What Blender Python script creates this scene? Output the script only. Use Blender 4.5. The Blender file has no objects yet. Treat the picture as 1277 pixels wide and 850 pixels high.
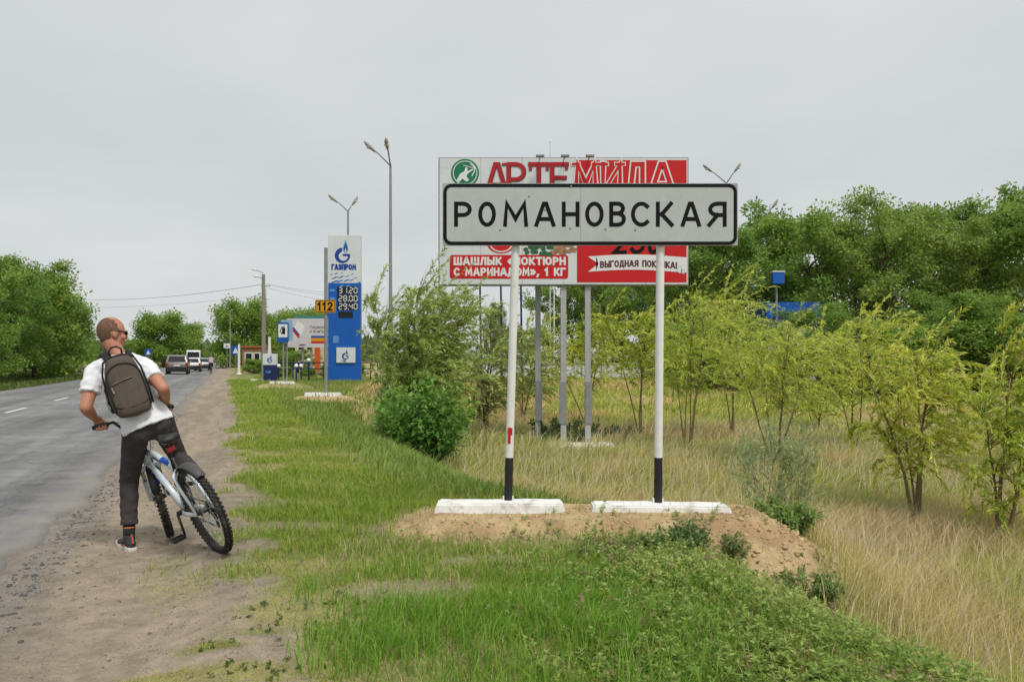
import bpy, bmesh, math, random
import numpy as np
from mathutils import Vector, Matrix, Quaternion
from mathutils import noise as mnoise

SC = bpy.context.scene
COL = SC.collection
# ------------------------------------------------------------------ camera, world, sun, exposure
F, CX, HZ, CH = 950.0, 638.5, 446.0, 1.42      # focal length in photo pixels, principal column, horizon row, eye height
cam = bpy.data.cameras.new("camera"); cam.sensor_width = 36.0; cam.lens = 36.0 * F / 1277.0
cam.shift_y = (HZ - 425.0) / 1277.0
cam.clip_start = 0.05; cam.clip_end = 6000
camo = bpy.data.objects.new("camera", cam); COL.objects.link(camo)
camo.location = (0, 0, CH); camo.rotation_euler = (math.radians(90), 0, 0)
SC.camera = camo

SUN_EL, SUN_AZ = 58.0, 150.0          # azimuth clockwise from +Y: behind the camera, to the right
world = bpy.data.worlds.new("World"); SC.world = world; world.use_nodes = True
wn, wl = world.node_tree.nodes, world.node_tree.links
wn.clear()
sky = wn.new("ShaderNodeTexSky"); sky.sky_type = 'NISHITA'; sky.sun_disc = False
sky.sun_elevation = math.radians(SUN_EL); sky.sun_rotation = math.radians(SUN_AZ)
sky.air_density = 1.0; sky.dust_density = 4.0; sky.ozone_density = 1.0
sk_s = wn.new("ShaderNodeVectorMath"); sk_s.operation = 'SCALE'; sk_s.inputs[3].default_value = 0.06
wl.new(sky.outputs[0], sk_s.inputs[0])
tc = wn.new("ShaderNodeTexCoord")
sep = wn.new("ShaderNodeSeparateXYZ"); wl.new(tc.outputs['Generated'], sep.inputs[0])
# thin overcast layer: flat-bottomed cloud deck, so stretch the noise towards the horizon
addz = wn.new("ShaderNodeMath"); addz.operation = 'ADD'; addz.inputs[1].default_value = 0.22; wl.new(sep.outputs[2], addz.inputs[0])
mx = wn.new("ShaderNodeMath"); mx.operation = 'MAXIMUM'; mx.inputs[1].default_value = 0.12; wl.new(addz.outputs[0], mx.inputs[0])
dv = wn.new("ShaderNodeVectorMath"); dv.operation = 'DIVIDE'; wl.new(tc.outputs['Generated'], dv.inputs[0])
cmb = wn.new("ShaderNodeCombineXYZ"); wl.new(mx.outputs[0], cmb.inputs[0]); wl.new(mx.outputs[0], cmb.inputs[1]); cmb.inputs[2].default_value = 1.0
wl.new(cmb.outputs[0], dv.inputs[1])
nz = wn.new("ShaderNodeTexNoise"); nz.inputs['Scale'].default_value = 0.9; nz.inputs['Detail'].default_value = 5.0; nz.inputs['Roughness'].default_value = 0.5
wl.new(dv.outputs[0], nz.inputs['Vector'])
cr = wn.new("ShaderNodeValToRGB")
cr.color_ramp.elements[0].position = 0.28; cr.color_ramp.elements[0].color = (0.365, 0.392, 0.396, 1)
cr.color_ramp.elements[1].position = 0.74; cr.color_ramp.elements[1].color = (0.466, 0.476, 0.474, 1)
wl.new(nz.outputs[0], cr.inputs[0])
mixw = wn.new("ShaderNodeMix"); mixw.data_type = 'RGBA'; mixw.inputs[0].default_value = 0.90
wl.new(sk_s.outputs[0], mixw.inputs[6]); wl.new(cr.outputs[0], mixw.inputs[7])
bg = wn.new("ShaderNodeBackground"); bg.inputs[1].default_value = 1.0
wl.new(mixw.outputs[2], bg.inputs[0])
wo = wn.new("ShaderNodeOutputWorld"); wl.new(bg.outputs[0], wo.inputs[0])

sl = bpy.data.lights.new("sun", 'SUN'); sl.energy = 1.5; sl.angle = math.radians(14); sl.color = (1.0, 0.95, 0.88)
so = bpy.data.objects.new("sun", sl); COL.objects.link(so)
so.rotation_euler = (math.radians(90 - SUN_EL), 0, math.radians(180 - SUN_AZ) + math.radians(0))
vs = SC.view_settings
vs.view_transform = 'Standard'; vs.look = 'None'; vs.gamma = 1.0; vs.exposure = 0.74; vs.use_curve_mapping = False
SC.render.engine = 'CYCLES'
SC.cycles.use_denoising = True
SC.cycles.max_bounces = 6; SC.cycles.transparent_max_bounces = 8
SC.cycles.diffuse_bounces = 3; SC.cycles.transmission_bounces = 3

# ------------------------------------------------------------------ helpers
DX, DY = -0.3487, 0.9373        # direction of the road
NX, NY = 0.9373, 0.3487         # to the right of it
def st2xy(s, t): return (s * DX + t * NX, s * DY + t * NY)
def xy2st(x, y): return (x * DX + y * DY, x * NX + y * NY)
def P(x, y, Y): return Vector(((x - CX) / F * Y, Y, CH + (HZ - y) / F * Y))

def _hash(ix, iy, seed):
    h = (ix.astype(np.int64) * 374761393 + iy.astype(np.int64) * 668265263 + seed * 982451653) & 0xffffffff
    h = ((h ^ (h >> 13)) * 1274126177) & 0xffffffff
    return ((h ^ (h >> 16)) & 0xffff) / 65535.0
def vnoise(x, y, seed=0):
    x = np.asarray(x, float); y = np.asarray(y, float)
    ix = np.floor(x); iy = np.floor(y); fx = x - ix; fy = y - iy
    fx = fx * fx * (3 - 2 * fx); fy = fy * fy * (3 - 2 * fy)
    ix = ix.astype(np.int64); iy = iy.astype(np.int64)
    a = _hash(ix, iy, seed); b = _hash(ix + 1, iy, seed); c = _hash(ix, iy + 1, seed); d = _hash(ix + 1, iy + 1, seed)
    return (a * (1 - fx) + b * fx) * (1 - fy) + (c * (1 - fx) + d * fx) * fy
def fbm(x, y, seed=0, octv=4):
    v = 0; a = 0.5; n = 0
    for i in range(octv):
        v = v + a * vnoise(np.asarray(x) * 2 ** i, np.asarray(y) * 2 ** i, seed + i * 17); n += a; a *= 0.5
    return v / n
def ss(a, b, x):
    u = np.clip((np.asarray(x, float) - a) / (b - a), 0, 1); return u * u * (3 - 2 * u)

MATS = {}
def mat(name, col, rough=0.7, metal=0.0, nscale=0, namt=0.0, bump=0.0, bscale=80, spec=0.3, coat=0.0, n2=0, attr=False, transl=0.0, obj_coords=True, dirt=None):
    """a procedural principled material: two noise layers break up the colour, a third gives fine relief"""
    if name in MATS: return MATS[name]
    m = bpy.data.materials.new(name); m.use_nodes = True
    nt = m.node_tree; N, L = nt.nodes, nt.links
    b = N["Principled BSDF"]
    b.inputs['Roughness'].default_value = rough; b.inputs['Metallic'].default_value = metal
    b.inputs['Specular IOR Level'].default_value = spec; b.inputs['Coat Weight'].default_value = coat
    tcn = N.new("ShaderNodeTexCoord")
    src = None
    if attr:
        a = N.new("ShaderNodeAttribute"); a.attribute_name = "col"; src = a.outputs['Color']
    else:
        r = N.new("ShaderNodeRGB"); r.outputs[0].default_value = (*col, 1); src = r.outputs[0]
    for sc_, am in ((nscale, namt), (n2, namt * 0.8)):
        if sc_:
            n = N.new("ShaderNodeTexNoise"); n.inputs['Scale'].default_value = sc_; n.inputs['Detail'].default_value = 6; n.inputs['Roughness'].default_value = 0.65
            L.new(tcn.outputs['Object'], n.inputs['Vector'])
            mr = N.new("ShaderNodeMapRange"); mr.inputs[1].default_value = 0.25; mr.inputs[2].default_value = 0.75
            mr.inputs[3].default_value = 1 - am; mr.inputs[4].default_value = 1 + am; L.new(n.outputs[0], mr.inputs[0])
            v = N.new("ShaderNodeVectorMath"); v.operation = 'SCALE'; L.new(src, v.inputs[0]); L.new(mr.outputs[0], v.inputs[3]); src = v.outputs[0]
    if dirt:
        dcol, dsc, dlo, dhi = dirt
        n = N.new("ShaderNodeTexNoise"); n.inputs['Scale'].default_value = dsc; n.inputs['Detail'].default_value = 8; n.inputs['Roughness'].default_value = 0.7
        L.new(tcn.outputs['Object'], n.inputs['Vector'])
        mr = N.new("ShaderNodeMapRange"); mr.inputs[1].default_value = dlo; mr.inputs[2].default_value = dhi; L.new(n.outputs[0], mr.inputs[0])
        mm = N.new("ShaderNodeMix"); mm.data_type = 'RGBA'; L.new(mr.outputs[0], mm.inputs[0]); L.new(src, mm.inputs[6]); mm.inputs[7].default_value = (*dcol, 1); src = mm.outputs[2]
    L.new(src, b.inputs['Base Color'])
    if bump:
        n = N.new("ShaderNodeTexNoise"); n.inputs['Scale'].default_value = bscale; n.inputs['Detail'].default_value = 5
        L.new(tcn.outputs['Object'], n.inputs['Vector'])
        bp = N.new("ShaderNodeBump"); bp.inputs['Strength'].default_value = bump; bp.inputs['Distance'].default_value = 0.01
        L.new(n.outputs[0], bp.inputs['Height']); L.new(bp.outputs[0], b.inputs['Normal'])
    if transl:
        tr = N.new("ShaderNodeBsdfTranslucent"); L.new(src, tr.inputs[0])
        ms = N.new("ShaderNodeMixShader"); ms.inputs[0].default_value = transl
        L.new(b.outputs[0], ms.inputs[1]); L.new(tr.outputs[0], ms.inputs[2])
        L.new(ms.outputs[0], N["Material Output"].inputs[0])
    MATS[name] = m
    return m

def tag(o, label=None, cat=None, group=None, kind=None):
    if label: o["label"] = label
    if cat: o["category"] = cat
    if group: o["group"] = group
    if kind: o["kind"] = kind
    return o
def link(o, parent=None):
    COL.objects.link(o)
    if parent is not None: o.parent = parent
    return o
def empty(name, loc=(0, 0, 0), rz=0.0, label=None, cat=None, group=None, mtx=None):
    o = bpy.data.objects.new(name, None); o.empty_display_size = 0.2; COL.objects.link(o)
    if mtx is not None: o.matrix_world = mtx
    else: o.location = loc; o.rotation_euler = (0, 0, rz)
    return tag(o, label, cat, group)
def mesh_np(name, V, Fs, material, parent=None, col=None, smooth=False):
    """V (n,3); Fs (m,k) all faces with the same vertex count"""
    V = np.ascontiguousarray(V, np.float32); Fs = np.ascontiguousarray(Fs, np.int32)
    me = bpy.data.meshes.new(name)
    me.vertices.add(len(V)); me.vertices.foreach_set("co", V.ravel())
    k = Fs.shape[1]
    me.loops.add(Fs.size); me.loops.foreach_set("vertex_index", Fs.ravel())
    me.polygons.add(len(Fs)); me.polygons.foreach_set("loop_start", np.arange(0, Fs.size, k, dtype=np.int32))
    if smooth: me.polygons.foreach_set("use_smooth", np.ones(len(Fs), bool))
    if col is not None:
        a = me.attributes.new("col", 'FLOAT_COLOR', 'POINT')
        c4 = np.ones((len(V), 4), np.float32); c4[:, :3] = col; a.data.foreach_set("color", c4.ravel())
    me.update(); me.validate()
    me.materials.append(material)
    return link(bpy.data.objects.new(name, me), parent)

class MB:
    """collects simple shapes into one mesh"""
    def __init__(s): s.v = []; s.f = []
    def add(s, vs, fs):
        o = len(s.v); s.v += [tuple(p) for p in vs]; s.f += [tuple(i + o for i in f) for f in fs]; return s
    def box(s, c, d, M=None, bev=0.0):
        hx, hy, hz = d[0] / 2, d[1] / 2, d[2] / 2
        if bev:
            bm = bmesh.new(); bmesh.ops.create_cube(bm, size=1.0)
            for v in bm.verts: v.co = (v.co.x * d[0], v.co.y * d[1], v.co.z * d[2])
            bmesh.ops.bevel(bm, geom=list(bm.edges), offset=min(bev, min(d) * 0.45), segments=2, affect='EDGES', profile=0.5)
            bm.verts.index_update()
            vs = [v.co.copy() for v in bm.verts]; fs = [[v.index for v in f.verts] for f in bm.faces]; bm.free()
        else:
            vs = [Vector((x, y, z)) for z in (-hz, hz) for y in (-hy, hy) for x in (-hx, hx)]
            fs = [(0, 2, 3, 1), (4, 5, 7, 6), (0, 1, 5, 4), (2, 6, 7, 3), (0, 4, 6, 2), (1, 3, 7, 5)]
        if M is not None: vs = [M @ v for v in vs]
        cc = Vector(c); return s.add([v + cc for v in vs], fs)
    def tube(s, pts, r, n=8, cap=True, flat=None):
        pts = [Vector(p) for p in pts]; m = len(pts)
        rs = list(r) if hasattr(r, '__len__') else [r] * m
        vs = []; ref = None
        for i, p in enumerate(pts):
            d = (pts[min(i + 1, m - 1)] - pts[max(i - 1, 0)]);
            if d.length < 1e-9: d = Vector((0, 0, 1))
            d.normalize()
            if ref is None:
                ref = d.orthogonal() if flat is None else (Vector(flat) - d * d.dot(Vector(flat)))
                ref.normalize()
            else:
                ref = ref - d * ref.dot(d)
                ref = ref.normalized() if ref.length > 1e-6 else d.orthogonal().normalized()
            q = d.cross(ref)
            for k in range(n):
                a = 2 * math.pi * k / n; rr = rs[i]
                if isinstance(rr, tuple): vs.append(p + ref * (math.cos(a) * rr[0]) + q * (math.sin(a) * rr[1]))
                else: vs.append(p + ref * (math.cos(a) * rr) + q * (math.sin(a) * rr))
        fs = []
        for i in range(m - 1):
            for k in range(n):
                k2 = (k + 1) % n; fs.append((i * n + k, i * n + k2, (i + 1) * n + k2, (i + 1) * n + k))
        if cap: fs.append(tuple(range(n))[::-1]); fs.append(tuple((m - 1) * n + k for k in range(n)))
        return s.add(vs, fs)
    def ball(s, c, r, M=None, nu=14, nv=9):
        rx, ry, rz = r if hasattr(r, '__len__') else (r, r, r); vs = [Vector((0, 0, rz))]; fs = []
        for i in range(1, nv):
            a = math.pi * i / nv
            for k in range(nu):
                b = 2 * math.pi * k / nu; vs.append(Vector((rx * math.sin(a) * math.cos(b), ry * math.sin(a) * math.sin(b), rz * math.cos(a))))
        vs.append(Vector((0, 0, -rz))); e = len(vs) - 1
        for k in range(nu): fs.append((0, 1 + k, 1 + (k + 1) % nu)); fs.append((e, e - nu + (k + 1) % nu, e - nu + k))
        for i in range(nv - 2):
            for k in range(nu):
                a = 1 + i * nu; k2 = (k + 1) % nu; fs.append((a + k, a + nu + k, a + nu + k2, a + k2))
        if M is not None: vs = [M @ v for v in vs]
        cc = Vector(c); return s.add([v + cc for v in vs], fs)
    def prism(s, poly, z0, z1, M=None):
        """polygon in x,z extruded along y from z0 to z1 (front = z0, faces -y)"""
        n = len(poly); vs = [Vector((p[0], z0, p[1])) for p in poly] + [Vector((p[0], z1, p[1])) for p in poly]
        area = sum(poly[i][0] * poly[(i + 1) % n][1] - poly[(i + 1) % n][0] * poly[i][1] for i in range(n))
        fr = list(range(n)); bk = list(range(n, 2 * n))[::-1]
        fs = [tuple(fr), tuple(bk)] + [(i, i + n, (i + 1) % n + n, (i + 1) % n) for i in range(n)]
        if area < 0: fs = [f[::-1] for f in fs]
        if M is not None: vs = [M @ v for v in vs]
        return s.add(vs, fs)
    def torus(s, c, R, r, axis='y', n=48, k=8, squash=1.0, a0=0.0, a1=2 * math.pi):
        closed = abs(a1 - a0 - 2 * math.pi) < 1e-6
        m = n if closed else n + 1; vs = []; fs = []
        for i in range(m):
            a = a0 + (a1 - a0) * i / n
            for j in range(k):
                b = 2 * math.pi * j / k; q = R + r * math.cos(b); y = r * squash * math.sin(b)
                if axis == 'y': vs.append((c[0] + q * math.cos(a), c[1] + y, c[2] + q * math.sin(a)))
                elif axis == 'x': vs.append((c[0] + y, c[1] + q * math.cos(a), c[2] + q * math.sin(a)))
                else: vs.append((c[0] + q * math.cos(a), c[1] + q * math.sin(a), c[2] + y))
        for i in range(n):
            i2 = (i + 1) % m
            for j in range(k):
                j2 = (j + 1) % k; fs.append((i * k + j, i2 * k + j, i2 * k + j2, i * k + j2))
        return s.add(vs, fs)
    def xf(s, M, start=0):
        for i in range(start, len(s.v)): s.v[i] = tuple(M @ Vector(s.v[i]))
        return s
    def build(s, name, material, parent=None, smooth=False, ang=None):
        me = bpy.data.meshes.new(name); me.from_pydata(s.v, [], s.f); me.update()
        if smooth:
            me.polygons.foreach_set("use_smooth", np.ones(len(me.polygons), bool))
            if ang: me.set_sharp_from_angle(angle=math.radians(ang))
        me.materials.append(material)
        return link(bpy.data.objects.new(name, me), parent)
def tree_children(o): return [c for c in list(bpy.data.objects) if c.parent == o]
def copy_tree(o, parent=None):
    c = o.copy(); COL.objects.link(c)
    if parent is not None: c.parent = parent
    for ch in o.children: copy_tree(ch, c)
    return c

# ------------------------------------------------------------------ lettering: a stroke alphabet
def arc(cx, cy, rx, ry, a0, a1, n=9):
    return [(cx + rx * math.cos(math.radians(a0 + (a1 - a0) * i / n)), cy + ry * math.sin(math.radians(a0 + (a1 - a0) * i / n))) for i in range(n + 1)]
GL = {
 'А': (.68, [[(0, 0), (.29, 1), (.39, 1), (.68, 0)], [(.12, .27), (.56, .27)]]),
 'В': (.56, [[(0, 0), (0, 1)], [(0, 1), (.27, 1)] + arc(.28, .77, .23, .23, 90, -90) + [(0, .54)], [(0, .54), (.27, .54)] + arc(.28, .27, .27, .27, 90, -90) + [(0, 0)]]),
 'Г': (.48, [[(0, 0), (0, 1), (.48, 1)]]),
 'Д': (.66, [[(.1, .04), (.2, 1), (.54, 1), (.54, .04)], [(-.02, -.16), (-.02, .04), (.67, .04), (.67, -.16)]]),
 'Е': (.5, [[(.5, 1), (0, 1), (0, 0), (.5, 0)], [(0, .52), (.43, .52)]]),
 'З': (.52, [arc(.25, .77, .25, .23, 150, -90) + [(.15, .54)], [(.2, .54)] + arc(.25, .27, .28, .27, 90, -155)]),
 'И': (.56, [[(0, 1), (0, 0), (.56, 1), (.56, 0)]]),
 'К': (.55, [[(0, 0), (0, 1)], [(.03, .5), (.16, .5), (.52, 1)], [(.16, .5), (.55, 0)]]),
 'Л': (.58, [[(0, 0), (.08, .05), (.2, 1), (.58, 1), (.58, 0)]]),
 'М': (.74, [[(0, 0), (.06, 1), (.37, .28), (.68, 1), (.74, 0)]]),
 'Н': (.56, [[(0, 0), (0, 1)], [(.56, 0), (.56, 1)], [(0, .5), (.56, .5)]]),
 'О': (.66, [arc(.33, .5, .33, .5, 90, 450, 24)]),
 'П': (.56, [[(0, 0), (0, 1), (.56, 1), (.56, 0)]]),
 'Р': (.52, [[(0, 0), (0, 1)], [(0, 1), (.25, 1)] + arc(.25, .73, .27, .27, 90, -90) + [(0, .46)]]),
 'С': (.58, [arc(.32, .5, .32, .5, 48, 312, 18)]),
 'Т': (.58, [[(0, 1), (.58, 1)], [(.29, 0), (.29, 1)]]),
 'У': (.58, [[(0, 1), (.3, .38)], [(.58, 1), (.22, .06), (.05, .02)]]),
 'Ш': (.84, [[(0, 1), (0, 0), (.84, 0), (.84, 1)], [(.42, 0), (.42, 1)]]),
 'Ы': (.74, [[(0, 1), (0, 0)], [(0, 0), (.24, 0)] + arc(.24, .28, .26, .28, -90, 90) + [(0, .56)], [(.74, 0), (.74, 1)]]),
 'Ю': (.92, [[(0, 0), (0, 1)], [(0, .5), (.3, .5)], arc(.6, .5, .31, .5, 90, 450, 22)]),
 'Я': (.56, [[(.56, 0), (.56, 1)], [(.56, 1), (.3, 1)] + arc(.3, .73, .27, .27, 90, 270) + [(.56, .46)], [(.3, .46), (0, 0)]]),
 '«': (.5, [[(.22, .75), (0, .45), (.22, .15)], [(.5, .75), (.28, .45), (.5, .15)]]),
 '»': (.5, [[(0, .75), (.22, .45), (0, .15)], [(.28, .75), (.5, .45), (.28, .15)]]),
 ',': (.1, [[(.1, .05), (0, -.2)]]), '.': (.06, [[(0, 0), (.06, 0)]]), '!': (.06, [[(.03, .38), (.03, 1)], [(.03, 0), (.03, .05)]]),
 ' ': (.3, []),
 '0': (.5, [arc(.25, .5, .25, .5, 90, 450, 20)]), '1': (.3, [[(0, .78), (.22, 1), (.22, 0)]]),
 '2': (.5, [arc(.25, .74, .25, .26, 165, -30) + [(0, 0), (.5, 0)]]),
 '3': (.5, [arc(.25, .77, .25, .23, 150, -90) + [(.15, .54)], [(.2, .54)] + arc(.25, .27, .27, .27, 90, -150)]),
}
SEG = {'0': 'abcdef', '1': 'bc', '2': 'abged', '3': 'abgcd', '4': 'fgbc', '8': 'abcdefg', '9': 'abcfgd', '5': 'afgcd', '6': 'afgcde', '7': 'abc'}
def ribbon(mb, pts, hw, y, th, M=None, cap=True):
    """flat stroke along a polyline in x,z at depth y, mitred, square ended"""
    q_ = []
    for p in pts:
        v_ = Vector((p[0], p[1]))
        if not q_ or (v_ - q_[-1]).length > 1e-5: q_.append(v_)
    pts = q_
    closed = (pts[0] - pts[-1]).length < 1e-6
    if closed: pts = pts[:-1]
    n = len(pts)
    if not closed and cap:
        pts[0] = pts[0] + (pts[0] - pts[1]).normalized() * hw; pts[-1] = pts[-1] + (pts[-1] - pts[-2]).normalized() * hw
    L, R = [], []
    for i, p in enumerate(pts):
        a = pts[(i - 1) % n] if (closed or i > 0) else None; b = pts[(i + 1) % n] if (closed or i < n - 1) else None
        d0 = (p - a).normalized() if a is not None else (b - p).normalized(); d1 = (b - p).normalized() if b is not None else d0
        n0 = Vector((-d0.y, d0.x)); n1 = Vector((-d1.y, d1.x)); m = n0 + n1
        if m.length < 1e-4: m = n0.copy()
        m.normalize(); k = hw / max(0.42, m.dot(n0))
        L.append(p + m * k); R.append(p - m * k)
    vs = []
    for q in (y, y + th):
        for i in range(n): vs += [Vector((L[i].x, q, L[i].y)), Vector((R[i].x, q, R[i].y))]
    fs = []; o = 2 * n
    for i in range(n if closed else n - 1):
        j = (i + 1) % n; a, b, c, d = 2 * i, 2 * i + 1, 2 * j + 1, 2 * j
        fs += [(a, b, c, d), (a, d, d + o, a + o), (b, b + o, c + o, c)]
    if M is not None: vs = [M @ v for v in vs]
    mb.add(vs, fs)
def text_w(txt, h, gap=.26, xs=1.0): return sum(GL[c][0] * h * xs + gap * h for c in txt) - gap * h
def put_text(mb, txt, x, z, h, hw, y, th=0.002, gap=.26, xs=1.0, shear=0.0, step=0.0004, wave=None):
    """h = height between stroke centre lines; returns x after the text"""
    k = 0
    for c in txt:
        w, strokes = GL[c]
        for st in strokes:
            dz = wave(x) if wave else 0.0
            ribbon(mb, [(x + p[0] * h * xs + shear * p[1] * h, z + dz + p[1] * h) for p in st], hw, y - step * (k % 4), th); k += 1
        x += w * h * xs + gap * h
    return x
def letters(txt, x, z, h, hw, y, m, parent, name="letter", gap=.26, xs=1.0, shear=0.0, wave=None):
    """the same, each character a part of its own"""
    for c in txt:
        if GL[c][1]:
            mb = MB(); put_text(mb, c, x, z, h, hw, y, gap=gap, xs=xs, shear=shear, wave=wave); mb.build(name, m, parent)
        x += GL[c][0] * h * xs + gap * h
def seg_text(txt, x, z, h, hw, y, m, parent):
    w = h * .56
    for c in txt:
        mb = MB()
        if c == '.': mb.box((x, y, z), (hw * 2, .006, hw * 2)); mb.build('decimal_point', m, parent); x += h * .2; continue
        g = hw * 1.2
        S = {'a': [(x + g, z + h), (x + w - g, z + h)], 'b': [(x + w, z + h - g), (x + w, z + h / 2 + g)], 'c': [(x + w, z + h / 2 - g), (x + w, z + g)], 'd': [(x + g, z), (x + w - g, z)],
             'e': [(x, z + h / 2 - g), (x, z + g)], 'f': [(x, z + h - g), (x, z + h / 2 + g)], 'g': [(x + g, z + h / 2), (x + w - g, z + h / 2)]}
        for q in SEG[c]: ribbon(mb, S[q], hw, y, .004, cap=False)
        mb.build('price_digit', m, parent)
        x += w + h * .30
    return x
def rrect(x0, z0, x1, z1, r, n=6):
    return arc(x1 - r, z1 - r, r, r, 0, 90, n) + arc(x0 + r, z1 - r, r, r, 90, 180, n) + arc(x0 + r, z0 + r, r, r, 180, 270, n) + arc(x1 - r, z0 + r, r, r, 270, 360, n)
# ------------------------------------------------------------------ terrain
MOUNDS = [(*xy2st(P(403, 490, 25).x, 25.0), .17, 1.5), (*xy2st(P(353, 475, 36).x, 36.0), .2, 1.8)]
def TB(s): return 2.72 + .28 * ss(3.4, 5.2, s) - .8 * ss(6, 9, s)      # where the bank starts to fall, across the road axis
def H(x, y):
    x = np.asarray(x, float); y = np.asarray(y, float)
    s, t = xy2st(x, y)
    verge = -0.10 + 0.10 * ss(-0.55, 0.05, t)
    tb = TB(s); wd = 2.0 - 0.3 * ss(6.0, 9.0, s)
    field = -0.8 + 0.75 * ss(26, 46, y) * ss(-8, 4, t)
    u = ss(0, 1, (t - tb) / wd)
    z = verge * (1 - u) + field * u
    far = ss(-11.5, -16, t); z = z - 0.25 * ss(-9.7, -12.5, t) + 0.5 * far
    # the sand mound that carries the sign
    qx = np.maximum(np.abs(x - 0.72) - 1.25, 0); qy = np.maximum(np.abs(y - 6.45) - 0.22, 0)
    d = np.sqrt(qx ** 2 + (qy * 1.0) ** 2)
    lump = 0.09 * (fbm(x * 2.2, y * 2.2, 5) - .5) + 0.07 * (fbm(x * 7, y * 7, 9) - .5)
    m = 0.135 - 0.62 * np.maximum(d - 0.12, 0) + lump * ss(0.05, 0.3, d) - 0.01
    k = 0.06; hh = np.clip(0.5 + 0.5 * (m - z) / k, 0, 1); z = z * (1 - hh) + m * hh + k * hh * (1 - hh)
    for (ms, mt, mh, mr) in MOUNDS:
        dd = np.sqrt(((s - ms) / 1.2) ** 2 + ((t - mt)) ** 2) / mr
        z = np.maximum(z, mh - 0.35 * np.maximum(dd - 0.5, 0) * mr)
    near = ss(60, 20, y)
    z = z + near * (0.03 * (fbm(x * 1.1, y * 1.1, 21) - .5) + 0.012 * (fbm(x * 6, y * 6, 23) - .5)) * ss(-1.7, -1.2, t)
    z = z + near * 0.014 * (fbm(t * 7, s * 0.5, 31) - .5) * ss(-1.6, -1.3, t) * ss(0.4, 0, t)     # ruts along the shoulder
    return z
def Hs(x, y): return float(H(np.array([x]), np.array([y]))[0])

def sand_mask(x, y):
    qx = np.maximum(np.abs(x - 0.72) - 1.25, 0); qy = np.maximum(np.abs(y - 6.45) - 0.22, 0)
    qy = np.where((y < 6.45) & (x < 1.5), qy * 2.1, qy); qx = np.where(x < .72, qx * 1.45, qx)
    d = np.sqrt(qx ** 2 + qy ** 2) + 0.45 * (fbm(x * 2.5, y * 2.5, 41) - .5)
    m = ss(0.95, 0.55, d)
    s, t = xy2st(x, y)
    for (ms, mt, mh, mr) in MOUNDS:
        dd = np.sqrt(((s - ms) / 1.2) ** 2 + (t - mt) ** 2) / mr + .3 * (fbm(x, y, 43) - .5)
        m = np.maximum(m, ss(.95, .7, dd))
    return m
def bare_patch(x, y):
    n = 0.5 * (fbm(x * 2.2, y * 2.2, 51) - .5)
    b = np.zeros_like(x)
    for (cx, cy, rx, ry) in ((-.55, 4.65, .55, .22), (-1.95, 6.45, .75, .22), (-.9, 6.3, .6, .2), (-2.6, 7.4, .5, .3), (-.2, 5.35, .35, .2)):
        d = np.sqrt(((x - cx) / rx) ** 2 + ((y - cy) / ry) ** 2) + n; b = np.maximum(b, ss(1.15, .6, d))
    return b
def grass_mask(x, y):
    s, t = xy2st(x, y)
    edge = 0.10 + 0.35 * (fbm(s * .55, t * .55, 61) - .5) + 0.75 * (fbm(x * 2.6, y * 2.6, 63) - .5) + .15 * ss(5, 3, y)
    g = ss(-.12, .22, t - edge)
    isl = ss(.60, .70, fbm(s * .9 + 7, t * 2.6, 65)) * ss(-.9, -.2, t) * ss(7.5, 3.5, y)
    clump = np.zeros_like(x)
    for (cx, cy, r) in ((-1.48, 3.78, .15), (-1.2, 3.45, .3), (-1.65, 3.5, .2), (-1.3, 3.95, .12)):
        clump = np.maximum(clump, ss(1.1, .5, np.sqrt(((x - cx) / r / 1.5) ** 2 + ((y - cy) / r * 2) ** 2) + .5 * (fbm(x * 6, y * 6, 67) - .5)))
    g = np.maximum(g, np.maximum(.45 * isl, clump))
    return g * (1 - .72 * bare_patch(x, y)) * (1 - .97 * sand_mask(x, y))

def axis(parts):
    out = []
    for a, b, n in parts: out += list(np.linspace(a, b, n, endpoint=False))
    return np.array(out)
S_AX = np.concatenate([axis([(-30, 1, 12), (1, 2.5, 12), (2.5, 9, 125), (9, 20, 90), (20, 60, 90), (60, 200, 40), (200, 2000, 18)]), [2000, 4000]])
T_AX = np.concatenate([[-3500, -1200], axis([(-400, -60, 10), (-60, -12, 26), (-12, -9, 12), (-9, -2.2, 10), (-2.2, 5.5, 150), (5.5, 30, 80), (30, 120, 24), (120, 800, 12)]), [800, 3500]])
gs, gt = np.meshgrid(S_AX, T_AX, indexing='ij')
gx, gy = st2xy(gs, gt); gz = H(gx, gy)
ns_, nt_ = gs.shape
idx = np.arange(ns_ * nt_).reshape(ns_, nt_)
Fq = np.stack([idx[:-1, :-1], idx[:-1, 1:], idx[1:, 1:], idx[1:, :-1]], -1).reshape(-1, 4)[:, ::-1]
def lerp(a, b, m): return a * (1 - m[..., None]) + np.array(b) * m[..., None]
fx_, fy_ = gx.ravel(), gy.ravel(); fs_, ft_ = gs.ravel(), gt.ravel()
dirt = np.ones((len(fx_), 3)) * np.array((.345, .285, .212))
dirt = lerp(dirt, (.215, .185, .15), ss(.42, .62, fbm(fs_ * .5, ft_ * 3.2, 71)) * .55)
dirt = lerp(dirt, (.24, .225, .205), ss(-.9, -1.5, ft_ + .3 * (fbm(fx_ * 2, fy_ * 2, 73) - .5)) * .75)
gcol = np.ones_like(dirt) * np.array((.20, .21, .07))
gcol = lerp(gcol, (.35, .31, .15), ss(.4, .65, fbm(fx_ * 1.6, fy_ * 1.6, 75)) * .8)
c = lerp(dirt, (0, 0, 0), np.zeros(len(fx_)))
gm = np.clip(grass_mask(fx_, fy_), 0, 1)
c = c * (1 - gm[:, None]) + gcol * gm[:, None]
tbv = TB(fs_); fmask = ss(.5, 1.0, (ft_ - tbv) / 1.8)
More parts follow.
